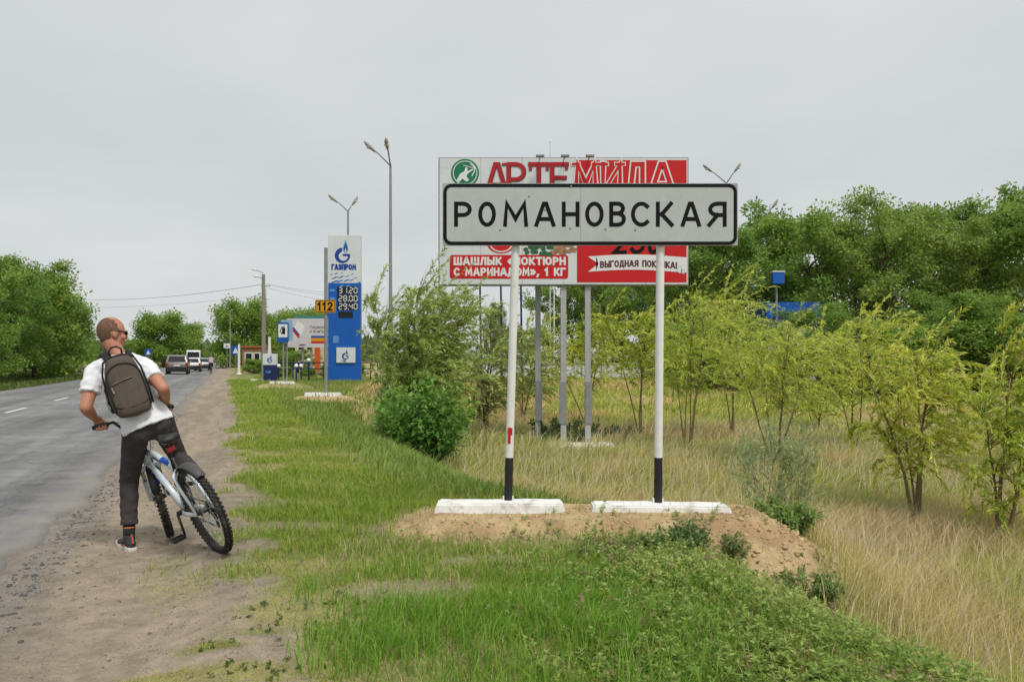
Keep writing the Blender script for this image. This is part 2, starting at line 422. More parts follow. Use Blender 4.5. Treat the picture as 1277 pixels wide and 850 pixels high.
fcol = np.ones_like(dirt) * np.array((.42, .33, .17)); fcol = lerp(fcol, (.20, .19, .07), ss(.45, .7, fbm(fx_ * .35, fy_ * .35, 77)) * .7)
c = c * (1 - fmask[:, None]) + fcol * fmask[:, None]
sm = sand_mask(fx_, fy_); sand = np.ones_like(dirt) * np.array((.50, .375, .21)); sand = lerp(sand, (.37, .25, .135), ss(.42, .62, fbm(fx_ * 5, fy_ * 5, 79)) * .8)
c = c * (1 - sm[:, None]) + sand * sm[:, None]
fg_ = ss(26, 40, fy_) * ss(4.4, .3, np.abs(ft_ - 4)); c = c * (1 - fg_[:, None]) + np.array((.16, .20, .06)) * fg_[:, None]
lm = ss(-9.4, -10, ft_); c = c * (1 - lm[:, None]) + np.array((.10, .13, .04)) * lm[:, None]
def ground_material():
    m = mat("ground_soil", (0, 0, 0), rough=.95, attr=True, nscale=7, namt=.30, n2=85, spec=.1)
    nt = m.node_tree; N, L = nt.nodes, nt.links; b = N["Principled BSDF"]
    tcn = N.new("ShaderNodeTexCoord")
    h = None
    for sc_, am in ((28, .5), (110, .35), (260, .25)):
        n = N.new("ShaderNodeTexNoise"); n.inputs['Scale'].default_value = sc_; n.inputs['Detail'].default_value = 4; L.new(tcn.outputs['Object'], n.inputs['Vector'])
        q = N.new("ShaderNodeMath"); q.operation = 'MULTIPLY'; q.inputs[1].default_value = am; L.new(n.outputs[0], q.inputs[0])
        if h is None: h = q.outputs[0]
        else:
            ad = N.new("ShaderNodeMath"); L.new(h, ad.inputs[0]); L.new(q.outputs[0], ad.inputs[1]); h = ad.outputs[0]
    bp = N.new("ShaderNodeBump"); bp.inputs['Strength'].default_value = .8; bp.inputs['Distance'].default_value = .03; L.new(h, bp.inputs['Height']); L.new(bp.outputs[0], b.inputs['Normal'])
    return m
ground = mesh_np("ground", np.stack([fx_, fy_, gz.ravel()], -1), Fq, ground_material(), col=np.clip(c, 0, 1), smooth=True)
tag(ground, kind="structure", label="bare dirt shoulder, grassy bank and dry field beside the road")

# ------------------------------------------------------------------ road
RZ = -0.055
def asphalt_material():
    m = bpy.data.materials.new("asphalt"); m.use_nodes = True; nt = m.node_tree; N, L = nt.nodes, nt.links; b = N["Principled BSDF"]
    b.inputs['Roughness'].default_value = .85; b.inputs['Specular IOR Level'].default_value = .35
    tcn = N.new("ShaderNodeTexCoord")
    mp = N.new("ShaderNodeMapping"); L.new(tcn.outputs['Object'], mp.inputs[0]); mp.inputs['Rotation'].default_value = (0, 0, -math.atan2(NY, NX))
    def noise(scale, vec, det=5, ro=.6):
        n = N.new("ShaderNodeTexNoise"); n.inputs['Scale'].default_value = scale; n.inputs['Detail'].default_value = det; n.inputs['Roughness'].default_value = ro; L.new(vec, n.inputs['Vector']); return n.outputs[0]
    def mr(src, a, b_, c_, d):
        q = N.new("ShaderNodeMapRange"); q.inputs[1].default_value = a; q.inputs[2].default_value = b_; q.inputs[3].default_value = c_; q.inputs[4].default_value = d; L.new(src, q.inputs[0]); return q.outputs[0]
    def mul(a, b_):
        q = N.new("ShaderNodeMath"); q.operation = 'MULTIPLY'; L.new(a, q.inputs[0]); L.new(b_, q.inputs[1]); return q.outputs[0]
    st = N.new("ShaderNodeMapping"); L.new(mp.outputs[0], st.inputs[0]); st.inputs['Scale'].default_value = (1.4, .06, 1)     # bands along the driving direction
    v = mr(noise(1.0, st.outputs[0], 6), .3, .7, .62, 1.28)
    v = mul(v, mr(noise(.35, mp.outputs[0], 4), .35, .65, .80, 1.16))
    v = mul(v, mr(noise(2.6, mp.outputs[0], 7, .7), .38, .62, .84, 1.12))
    v = mul(v, mr(noise(60, mp.outputs[0], 3, .8), .3, .7, .72, 1.28))
    v = mul(v, mr(noise(300, mp.outputs[0], 2, .8), .3, .7, .75, 1.25))
    # worn cracks
    vo = N.new("ShaderNodeTexVoronoi"); vo.feature = 'DISTANCE_TO_EDGE'; vo.inputs['Scale'].default_value = .55
    wv = N.new("ShaderNodeVectorMath"); wv.operation = 'ADD'; L.new(mp.outputs[0], wv.inputs[0])
    nn = N.new("ShaderNodeTexNoise"); nn.inputs['Scale'].default_value = 1.7; nn.inputs['Detail'].default_value = 6; L.new(mp.outputs[0], nn.inputs['Vector']); L.new(nn.outputs['Color'], wv.inputs[1])
    L.new(wv.outputs[0], vo.inputs['Vector'])
    v = mul(v, mr(vo.outputs[0], 0, .016, .68, 1.0))
    base = N.new("ShaderNodeRGB"); base.outputs[0].default_value = (.205, .203, .207, 1)
    sc_ = N.new("ShaderNodeVectorMath"); sc_.operation = 'SCALE'; L.new(base.outputs[0], sc_.inputs[0]); L.new(v, sc_.inputs[3])
    # dust blown onto the right-hand edge
    sx = N.new("ShaderNodeSeparateXYZ"); L.new(mp.outputs[0], sx.inputs[0])
    e = N.new("ShaderNodeMath"); e.operation = 'ADD'; L.new(sx.outputs[0], e.inputs[0]); L.new(mr(noise(2.2, mp.outputs[0], 6, .7), .2, .8, -.45, .45), e.inputs[1])
    mm = N.new("ShaderNodeMix"); mm.data_type = 'RGBA'; L.new(mr(e.outputs[0], -2.0, -1.35, 0, .75), mm.inputs[0]); L.new(sc_.outputs[0], mm.inputs[6]); mm.inputs[7].default_value = (.27, .245, .21, 1)
    L.new(mm.outputs[2], b.inputs['Base Color'])
    bp = N.new("ShaderNodeBump"); bp.inputs['Strength'].default_value = .5; bp.inputs['Distance'].default_value = .012; L.new(noise(140, mp.outputs[0], 4, .8), bp.inputs['Height']); L.new(bp.outputs[0], b.inputs['Normal'])
    return m
rs = np.concatenate([np.linspace(-25, 1, 12), np.linspace(1.2, 25, 300), np.linspace(25.5, 120, 90), np.linspace(130, 1500, 20)])
edgeR = -1.47 + .34 * (fbm(rs * .9, rs * 0, 81) - .5) + .16 * (fbm(rs * 5, rs * 0, 83) - .5)
edgeL = -9.5 + .2 * (fbm(rs * .6, rs * 0, 85) - .5)
rows = []
uu = np.array([0, .001, .1, .25, .4, .5, .6, .75, .9, .985, .9995, 1])
for i, s_ in enumerate(rs):
    for j, u in enumerate(uu):
        t_ = edgeL[i] * (1 - u) + edgeR[i] * u
        z_ = RZ + .05 * (1 - (2 * u - 1) ** 2)
        if j in (0, len(uu) - 1): z_ = RZ - .09
        if j == len(uu) - 2: z_ = RZ - .012; t_ = edgeR[i] - .02
        x_, y_ = st2xy(s_, t_); rows.append((x_, y_, z_))
nu = len(uu); ri = np.arange(len(rs) * nu).reshape(len(rs), nu)
RF = np.stack([ri[:-1, :-1], ri[:-1, 1:], ri[1:, 1:], ri[1:, :-1]], -1).reshape(-1, 4)
road = mesh_np("road", np.array(rows), RF, asphalt_material(), smooth=False)
tag(road, kind="structure", label="worn pale grey asphalt road with faded centre dashes")
PAINT = mat("road_paint", (.70, .70, .68), rough=.8, nscale=14, namt=.25, dirt=((.28, .28, .28), 9, .48, .66))
def road_z(t):
    u = (t + 9.5) / 8.03; return RZ + .05 * (1 - (2 * u - 1) ** 2)
for k in range(10):
    s0 = 11.0 + k * 6.0; pts = []
    for (a, b_) in ((s0, -5.47), (s0, -5.35), (s0 + 2.2, -5.35), (s0 + 2.2, -5.47)):
        x_, y_ = st2xy(a, b_); pts.append((x_, y_, road_z(b_) + .006))
    MB().add(pts, [(0, 1, 2, 3)]).build("lane_dash", PAINT, road)

# ------------------------------------------------------------------ gravel and clods on the shoulder
rng = np.random.default_rng(7)
def in_view0(x, y): return (y > 2.6) & (CX + x / np.maximum(y, .1) * F > -40)
def rocks(name, X, Y, R, cols, matname, parent=None, zoff=0.25):
    base = np.array([(0, 0, 1), (.9, 0, .35), (.28, .86, .4), (-.73, .53, .35), (-.73, -.53, .4), (.28, -.86, .35), (.7, .5, -.5), (-.3, .8, -.5), (-.9, 0, -.5), (-.3, -.8, -.5), (.7, -.5, -.5)])
    fc = np.array([(0, 1, 2), (0, 2, 3), (0, 3, 4), (0, 4, 5), (0, 5, 1), (1, 6, 2), (2, 7, 3), (3, 8, 4), (4, 9, 5), (5, 10, 1), (2, 6, 7), (3, 7, 8), (4, 8, 9), (5, 9, 10), (1, 10, 6)])
    n = len(X); nb = len(base)
    jit = 1 + .35 * (rng.random((n, nb, 1)) - .5) * 2
    sc_ = np.stack([R * rng.uniform(.7, 1.3, n), R * rng.uniform(.7, 1.3, n), R * rng.uniform(.45, .8, n)], -1)[:, None, :]
    B = base[None] * jit * sc_
    a = rng.random(n) * 6.28; ca, sa = np.cos(a)[:, None], np.sin(a)[:, None]
    B = np.stack([B[..., 0] * ca - B[..., 1] * sa, B[..., 0] * sa + B[..., 1] * ca, B[..., 2]], -1)
    Z = H(X, Y) + R * zoff
    V = B + np.stack([X, Y, Z], -1)[:, None, :]
    Fx = (fc[None] + (np.arange(n) * nb)[:, None, None]).reshape(-1, 3)
    C = np.repeat(cols[:, None, :], nb, 1).reshape(-1, 3)
    return mesh_np(name, V.reshape(-1, 3), Fx, mat(matname, (0, 0, 0), rough=.95, attr=True, nscale=60, namt=.25, spec=.15), parent, col=C)
n = 17000
s_ = rng.uniform(2.2, 22, n) ** 1.0; s_ = 2.2 + 18 * rng.random(n) ** 1.7
t_ = rng.uniform(-1.62, .7, n); x_, y_ = st2xy(s_, t_)
R_ = .0022 + .011 * rng.random(n) ** 6
keep = rng.random(n) < (.25 + .75 * ss(.4, .6, fbm(s_ * .7, t_ * 4, 91))) * (1 - .7 * ss(-.2, .5, t_))
cc = np.array((.27, .235, .195))[None] * rng.uniform(.55, 1.15, (n, 1)) + rng.uniform(-.015, .015, (n, 3))
xf = rng.uniform(2.6, 6.5, 14000); tf = rng.uniform(-1.5, .5, 14000); xq, yq = st2xy(xf, tf); kq = in_view0(xq, yq) & (rng.random(14000) < .35 + .65 * ss(.4, .6, fbm(xf * 2, tf * 5, 95))); nq = int(kq.sum())
keep = np.concatenate([keep, np.ones(nq, bool)]); x_ = np.concatenate([x_, xq[kq]]); y_ = np.concatenate([y_, yq[kq]]); R_ = np.concatenate([R_, .0014 + .0035 * rng.random(nq) ** 2]); cc = np.concatenate([cc, np.array((.29, .25, .205))[None] * rng.uniform(.5, 1.25, (nq, 1))])
tag(rocks("gravel", x_[keep], y_[keep], R_[keep], cc[keep], "gravel_stone"), "scattered small gravel on the dirt shoulder", "gravel", kind="stuff")
# crumbled asphalt along the ragged edge
n = 2600; s_ = 2.2 + 20 * rng.random(n) ** 1.4; t_ = -1.32 + rng.normal(0, .13, n); x_, y_ = st2xy(s_, t_)
k_ = t_ > -1.42; R_ = .004 + .016 * rng.random(n) ** 3
cc = np.array((.15, .145, .14))[None] * rng.uniform(.6, 1.4, (n, 1))
tag(rocks("asphalt_crumbs", x_[k_], y_[k_], R_[k_], cc[k_].repeat(1, 0) * np.ones((1, 3)), "asphalt_crumb"), "dark asphalt crumbs along the broken road edge", "debris", kind="stuff")
# clods of sand on the mound
n = 4200; x_ = rng.uniform(-1.2, 2.8, n); y_ = rng.uniform(5.3, 6.6, n); k_ = (sand_mask(x_, y_) > .4)
flank = ss(1.3, 2.3, x_); R_ = (.003 + .013 * rng.random(n) ** 4) * (1 + 1.5 * flank * rng.random(n))
cc = np.array((.47, .345, .19))[None] * rng.uniform(.6, 1.2, (n, 1))
tag(rocks("sand_clods", x_[k_], y_[k_], R_[k_], cc[k_] * np.ones((1, 3)), "sand_clod"), "crumbly clods of clayey sand on the sign mound", "clods", kind="stuff")

# ------------------------------------------------------------------ grass
def blades(name, X, Y, h, w, bend, col, label, cat, lean=None, parent=None, mname="grass_blade", tipcol=None, transl=.45, rough=.6):
    n = len(X); Z = H(X, Y) - .01
    a = rng.random(n) * 2 * np.pi; b = a + np.pi / 2 + rng.normal(0, .5, n)
    sx, sy = np.cos(a) * w / 2, np.sin(a) * w / 2
    bx, by = np.cos(b) * bend * h, np.sin(b) * bend * h
    if lean is not None: bx = bx + lean[0] * h; by = by + lean[1] * h
    V = np.empty((n, 5, 3)); base = np.stack([X, Y, Z], -1); side = np.stack([sx, sy, np.zeros(n)], -1)
    mid = base + np.stack([bx * .3, by * .3, h * .58], -1)
    tip = base + np.stack([bx, by, h * np.sqrt(np.clip(1 - .35 * bend ** 2, .3, 1))], -1)
    V[:, 0] = base - side; V[:, 1] = base + side; V[:, 2] = mid - side * .8; V[:, 3] = mid + side * .8; V[:, 4] = tip
    f = np.array([(0, 1, 3), (0, 3, 2), (2, 3, 4)])
    Fx = (f[None] + (np.arange(n) * 5)[:, None, None]).reshape(-1, 3)
    C = np.repeat(col[:, None, :], 5, 1)
    if tipcol is not None: C[:, 4] = tipcol; C[:, 2:4] = .5 * (C[:, 2:4] + tipcol[:, None])
    m = mat(mname, (0, 0, 0), rough=rough, attr=True, transl=transl, spec=.25)
    return tag(mesh_np(name, V.reshape(-1, 3), Fx, m, parent, col=np.clip(C.reshape(-1, 3), 0, 1)), label, cat, kind="stuff")
def mixc(a, b, u): return np.array(a)[None] * (1 - u[:, None]) + np.array(b)[None] * u[:, None]
def in_view(x, y, pad=60):
    px = CX + x / np.maximum(y, .1) * F
    return (y > 2.6) & (px > -pad) & (px < 1277 + pad)

# short verge grass, thinning out with distance
GRN, YEL, DRY = (.215, .345, .040), (.45, .47, .085), (.54, .45, .20)
xs, ys, hs, ws = [], [], [], []
for (y0, y1, dens, hh, ww) in ((2.7, 5, 5200, .055, .0042), (5, 8, 3600, .06, .0055), (8, 13, 2100, .058, .008), (13, 22, 900, .068, .013), (22, 48, 280, .08, .026)):
    smin, smax = y0 / DY - 1.5, y1 / DY + .5
    A = (smax - smin) * 5.0; n = int(A * dens)
    s_ = rng.uniform(smin, smax, n); t_ = rng.uniform(-1.1, 3.9, n); x_, y_ = st2xy(s_, t_)
    k_ = (y_ >= y0) & (y_ < y1) & in_view(x_, y_); x_, y_, s_, t_ = x_[k_], y_[k_], s_[k_], t_[k_]
    g = grass_mask(x_, y_) * (.25 + .75 * ss(.28, .55, fbm(x_ * 1.9, y_ * 1.9, 101)))
    tbv = TB(s_)
    g = g * ss(1.6, .6, t_ - tbv)
    k_ = rng.random(len(x_)) < g
    x_, y_ = x_[k_], y_[k_]
    xs.append(x_); ys.append(y_); hs.append(np.full(len(x_), hh)); ws.append(np.full(len(x_), ww))
x_, y_, h_, w_ = map(np.concatenate, (xs, ys, hs, ws)); n = len(x_)
s_, t_ = xy2st(x_, y_)
lush = ss(.42, .6, fbm(x_ * .8 + 3, y_ * .8, 103))
worn = ss(1.6, .3, t_) * ss(7.5, 4.5, y_)
h_ = h_ * rng.uniform(.5, 1.5, n) * (1 - .45 * worn) * (.8 + .6 * lush) * (.45 + 1.1 * fbm(x_ * 8, y_ * 8, 105))
u_ = np.clip(.16 + .50 * (1 - lush) * worn + .22 * (1 - lush) + rng.normal(0, .22, n), 0, 1)
colv = mixc(GRN, YEL, u_) * rng.uniform(.75, 1.3, (n, 1))
dr = rng.random(n) < (.05 + .20 * worn * (1 - lush)); colv[dr] = np.array(DRY) * rng.uniform(.7, 1.2, (dr.sum(), 1))
blades("verge_grass", x_, y_, h_, w_ * rng.uniform(.7, 1.3, n), rng.uniform(.3, 1.1, n), colv, "short green grass covering the road verge", "grass")
print("verge blades", n)

# taller lush grass in front of and left of the mound
n = 70000; x_ = rng.uniform(-1.3, 1.5, n); y_ = rng.uniform(2.8, 6.2, n)
px = CX + x_ / y_ * F; py = HZ + F * (CH - H(x_, y_)) / y_
den = ss(340, 560, px + 190 * (fbm(x_ * 2.2, y_ * 2.2, 111) - .5)) * ss(960, 780, px + .5 * (py - 850)) * ss(655, 760, py) * (.25 + .75 * ss(.38, .55, fbm(x_ * 2.2, y_ * 2.2, 113))) * (1 - .9 * bare_patch(x_, y_)) * (1 - sand_mask(x_, y_))
k_ = (rng.random(n) < den * .62) & in_view(x_, y_); x_, y_, py = x_[k_], y_[k_], py[k_]; n = len(x_)
h_ = rng.uniform(.06, .19, n) * (.55 + .6 * ss(680, 830, py)) * (.45 + 1.1 * fbm(x_ * 7, y_ * 7, 115))
u_ = np.clip(.12 + rng.normal(0, .2, n), 0, 1)
blades("lush_grass", x_, y_, h_, rng.uniform(.0035, .0065, n), rng.uniform(.2, .9, n), mixc((.175, .365, .035), (.38, .49, .09), u_) * rng.uniform(.7, 1.25, (n, 1)), "long lush green grass below the sand mound", "grass", lean=(.12, .02))
# scattered grass on the far bank slope and lush bank behind the mound
n = 60000; s_ = rng.uniform(5.5, 26, n); t_ = rng.uniform(.7, 4.0, n); x_, y_ = st2xy(s_, t_)
tbv = TB(s_)
k_ = in_view(x_, y_) & (y_ > 6.9) & (rng.random(n) < ss(-.8, .2, t_ - tbv) * ss(1.9, .7, t_ - tbv) * (1 - sand_mask(x_, y_))); x_, y_ = x_[k_], y_[k_]; n = len(x_)
h_ = rng.uniform(.08, .21, n)
blades("bank_grass", x_, y_, h_, rng.uniform(.006, .011, n) * (1 + .05 * y_), rng.uniform(.2, .9, n), mixc((.19, .33, .06), (.37, .44, .12), rng.random(n)) * rng.uniform(.7, 1.25, (n, 1)), "longer green grass on the bank edge towards the dry field", "grass", lean=(.1, 0))

# dry field
xs, ys, ws = [], [], []
for (y0, y1, dens, ww) in ((6.8, 11, 1900, .0055), (11, 17, 1100, .009), (17, 27, 420, .017), (27, 50, 110, .035)):
    A = (y1 - y0) * (.70 * y1 + 2); n = int(A * dens); y_ = rng.uniform(y0, y1, n); x_ = rng.uniform(-.16 * y1, .70 * y1, n)
    s_, t_ = xy2st(x_, y_); tbv = TB(s_)
    k_ = in_view(x_, y_) & (rng.random(n) < ss(.7, 1.7, t_ - tbv) * (1 - sand_mask(x_, y_))); x_, y_ = x_[k_], y_[k_]
    # nothing to see below the right part of the mound
    xs.append(x_); ys.append(y_); ws.append(np.full(len(x_), ww))
n2 = 26000; x2 = rng.uniform(1.8, 5.6, n2); y2 = rng.uniform(3.3, 6.8, n2); s2, t2 = xy2st(x2, y2)
k_ = in_view(x2, y2) & (rng.random(n2) < ss(.75, 1.5, t2 - TB(s2)) * (1 - sand_mask(x2, y2))); xs.append(x2[k_]); ys.append(y2[k_]); ws.append(np.full(k_.sum(), .004))
x_, y_, w_ = map(np.concatenate, (xs, ys, ws)); n = len(x_); print("field blades", n)
gp = np.clip(ss(.44, .60, fbm(x_ * .33 + 4, y_ * .33, 121)) + .9 * ss(10.5, 12.5, y_) * ss(20, 17, y_) * ss(.35, .6, fbm(x_ * .6, y_ * .6, 123)), 0, 1)
red = ss(.52, .7, fbm(x_ * .45 + 9, y_ * .45, 125))
base = mixc((.60, .495, .235), (.36, .44, .085), np.clip(gp + .18, 0, 1) * .9)
base = base * (1 - .55 * (red * (1 - gp))[:, None]) + .55 * (red * (1 - gp))[:, None] * np.array((.60, .44, .29))
base = base * rng.uniform(.7, 1.2, (n, 1)); tip = base * np.array((1.18, 1.12, 1.05)) * rng.uniform(.9, 1.15, (n, 1))
h_ = rng.uniform(.12, .46, n) * (.40 + .95 * fbm(x_ * 1.3, y_ * 1.3, 127))
blades("field_grass", x_, y_, h_, w_ * rng.uniform(.7, 1.3, n), rng.uniform(.15, 1.1, n), base, "tall dry straw-coloured grass of the field", "grass", lean=(.22, .03), mname="dry_blade", tipcol=tip, transl=.3, rough=.8)

# paler seed heads standing above the field grass
m_ = rng.random(len(x_)) < .10 * (y_ < 24); xh, yh = x_[m_], y_[m_]; n = len(xh)
blades("seed_heads", xh, yh, rng.uniform(.35, .62, n), w_[m_] * 1.1, rng.uniform(.2, .9, n), mixc((.55, .47, .29), (.66, .58, .38), rng.random(n)), "pale nodding seed heads above the dry field grass", "grass", lean=(.25, .02), mname="dry_blade", transl=.3, rough=.8)
# rough grass between the far slabs and the filling station
n = 22000; s_ = rng.uniform(21, 56, n); t_ = rng.uniform(1.6, 9.5, n); x_, y_ = st2xy(s_, t_); k_ = in_view(x_, y_) & (rng.random(n) > .85 * sand_mask(x_, y_)) & (x_ < -.2 * y_ + 2); x_, y_ = x_[k_], y_[k_]; n = len(x_)
blades("station_grass", x_, y_, rng.uniform(.08, .3, n) * (.4 + fbm(x_ * .8, y_ * .8, 129)), rng.uniform(.02, .04, n), rng.uniform(.2, .9, n), mixc((.19, .31, .05), (.42, .43, .12), np.clip(fbm(x_ * .5, y_ * .5, 128) * 1.4 - .2, 0, 1)) * rng.uniform(.75, 1.2, (n, 1)), "rough green grass between the far slabs and the filling station", "grass")
# rough grass along the far side of the road
n = 26000; s_ = rng.uniform(24, 90, n); t_ = rng.uniform(-15.5, -9.6, n); x_, y_ = st2xy(s_, t_); k_ = in_view(x_, y_); x_, y_ = x_[k_], y_[k_]; n = len(x_)
blades("roadside_grass", x_, y_, rng.uniform(.1, .4, n), rng.uniform(.03, .06, n), rng.uniform(.2, .8, n), mixc((.08, .15, .03), (.22, .25, .07), rng.random(n)), "rough green grass along the far road edge", "grass")

# low leafy weeds on the bank
def leaves(P0, D, L, W, up=None):
    """diamond leaves: base points, unit directions, lengths, widths -> verts, quads"""
    n = len(P0); r = rng.normal(size=(n, 3)) if up is None else up + .45 * rng.normal(size=(n, 3))
    S = np.cross(D, r); S /= np.linalg.norm(S, axis=1, keepdims=True) + 1e-9
    Nn = np.cross(S, D)
    V = np.empty((n, 4, 3)); V[:, 0] = P0; V[:, 2] = P0 + D * L[:, None]
    m = P0 + D * (L * .45)[:, None] + Nn * (L * .06)[:, None]
    V[:, 1] = m - S * (W / 2)[:, None]; V[:, 3] = m + S * (W / 2)[:, None]
    return V.reshape(-1, 3), np.arange(n * 4).reshape(n, 4)
def unit(v): return v / (np.linalg.norm(v, axis=-1, keepdims=True) + 1e-9)
LEAF = mat("leaf", (0, 0, 0), rough=.55, attr=True, transl=.45, spec=.3)
def weeds(name, X, Y, hgt, nl, ll, lw, col, label, cat, kind=None, parent=None, spread=.6):
    n = len(X); Z = H(X, Y)
    idx = np.repeat(np.arange(n), nl); m = len(idx)
    st_dir = unit(np.stack([rng.normal(0, spread, n), rng.normal(0, spread, n), np.ones(n)], -1))
    u = rng.random(m) ** .7
    P0 = np.stack([X, Y, Z], -1)[idx] + st_dir[idx] * (u * hgt[idx])[:, None]
    D = unit(np.stack([rng.normal(size=m), rng.normal(size=m), rng.uniform(-.1, 1.0, m)], -1))
    L = ll * rng.uniform(.6, 1.3, m); up = np.tile(np.array((0, 0, 1.0)), (m, 1))
    V, Q = leaves(P0, D, L, L * lw, up)
    C = np.repeat(col[idx] * rng.uniform(.75, 1.3, (m, 1)), 4, 0)
    o = mesh_np(name, V, Q, LEAF, parent, col=np.clip(C, 0, 1))
    if label: tag(o, label, cat, kind=kind)
    return o
n = 8200; x_ = rng.uniform(-.6, 3.4, n); y_ = rng.uniform(2.8, 6.4, n)
px = CX + x_ / y_ * F; py = HZ + F * (CH - H(x_, y_)) / y_; s_, t_ = xy2st(x_, y_)
den = ss(620, 860, px + 160 * (fbm(x_ * 3, y_ * 3, 131) - .5)) * ss(1.25, .7, t_ - TB(s_) + .5 * (fbm(x_ * 2, y_ * 2, 133) - .5)) * (1 - .95 * ss(.3, .75, sand_mask(x_, y_))) * (.35 + .65 * ss(.32, .5, fbm(x_ * 2.6, y_ * 2.6, 135)))
k_ = (rng.random(n) < den) & in_view(x_, y_); x_, y_ = x_[k_], y_[k_]; n = len(x_); print("weeds", n)
col_ = mixc((.23, .355, .07), (.47, .53, .17), np.clip(fbm(x_ * 2, y_ * 2, 137) * 1.3 - .2 + rng.normal(0, .18, n), 0, 1))
br = rng.random(n) < .04; col_[br] = np.array((.40, .29, .17))
weeds("bank_weeds", x_, y_, rng.uniform(.04, .15, n), 22, .030, .42, col_, "low dusty green weeds carpeting the bank below the sign", "weeds", kind="stuff")
# dead stalks and straw litter among the weeds and on the mound
n = 9000; x_ = rng.uniform(-1.3, 3.3, n); y_ = rng.uniform(2.9, 6.5, n); s_, t_ = xy2st(x_, y_)
k_ = in_view(x_, y_) & (t_ > .5) & (t_ - TB(s_) < 1.2) & (rng.random(n) < .25 + .75 * ss(.45, .62, fbm(x_ * 2.2, y_ * 2.2, 143))) & (rng.random(n) > .75 * sand_mask(x_, y_)); x_, y_ = x_[k_], y_[k_]; n = len(x_)
blades("straw_litter", x_, y_, rng.uniform(.04, .16, n), rng.uniform(.002, .0045, n), rng.uniform(.4, 1.6, n), mixc((.40, .32, .17), (.58, .48, .28), rng.random(n)), "dead straw-coloured stalks among the bank weeds", "straw", mname="dry_blade")
# sparse weeds and grass tufts straying onto the sand
n = 420; x_ = rng.uniform(-1.1, 2.6, n); y_ = rng.uniform(5.4, 6.3, n); k_ = (sand_mask(x_, y_) > .3) & (rng.random(n) < .55 * ss(6.25, 5.6, y_) + .1); x_, y_ = x_[k_], y_[k_]; n = len(x_)
weeds("mound_weeds", x_, y_, rng.uniform(.02, .09, n), 16, .026, .4, mixc((.22, .32, .08), (.42, .46, .18), rng.random(n)), "sparse small weeds straying onto the sand mound", "weeds", kind="stuff")
n = 700; x_ = rng.uniform(-2.4, -.6, n); y_ = rng.uniform(2.9, 4.6, n); k_ = rng.random(n) < .8 * grass_mask(x_, y_) * ss(.45, .6, fbm(x_ * 4, y_ * 4, 139)); x_, y_ = x_[k_], y_[k_]; n = len(x_)
weeds("verge_weeds", x_, y_, rng.uniform(.01, .05, n), 14, .018, .5, mixc((.09, .17, .04), (.18, .22, .06), rng.random(n)), "flat green knotgrass patches on the bare shoulder", "weeds", kind="stuff", spread=1.6)
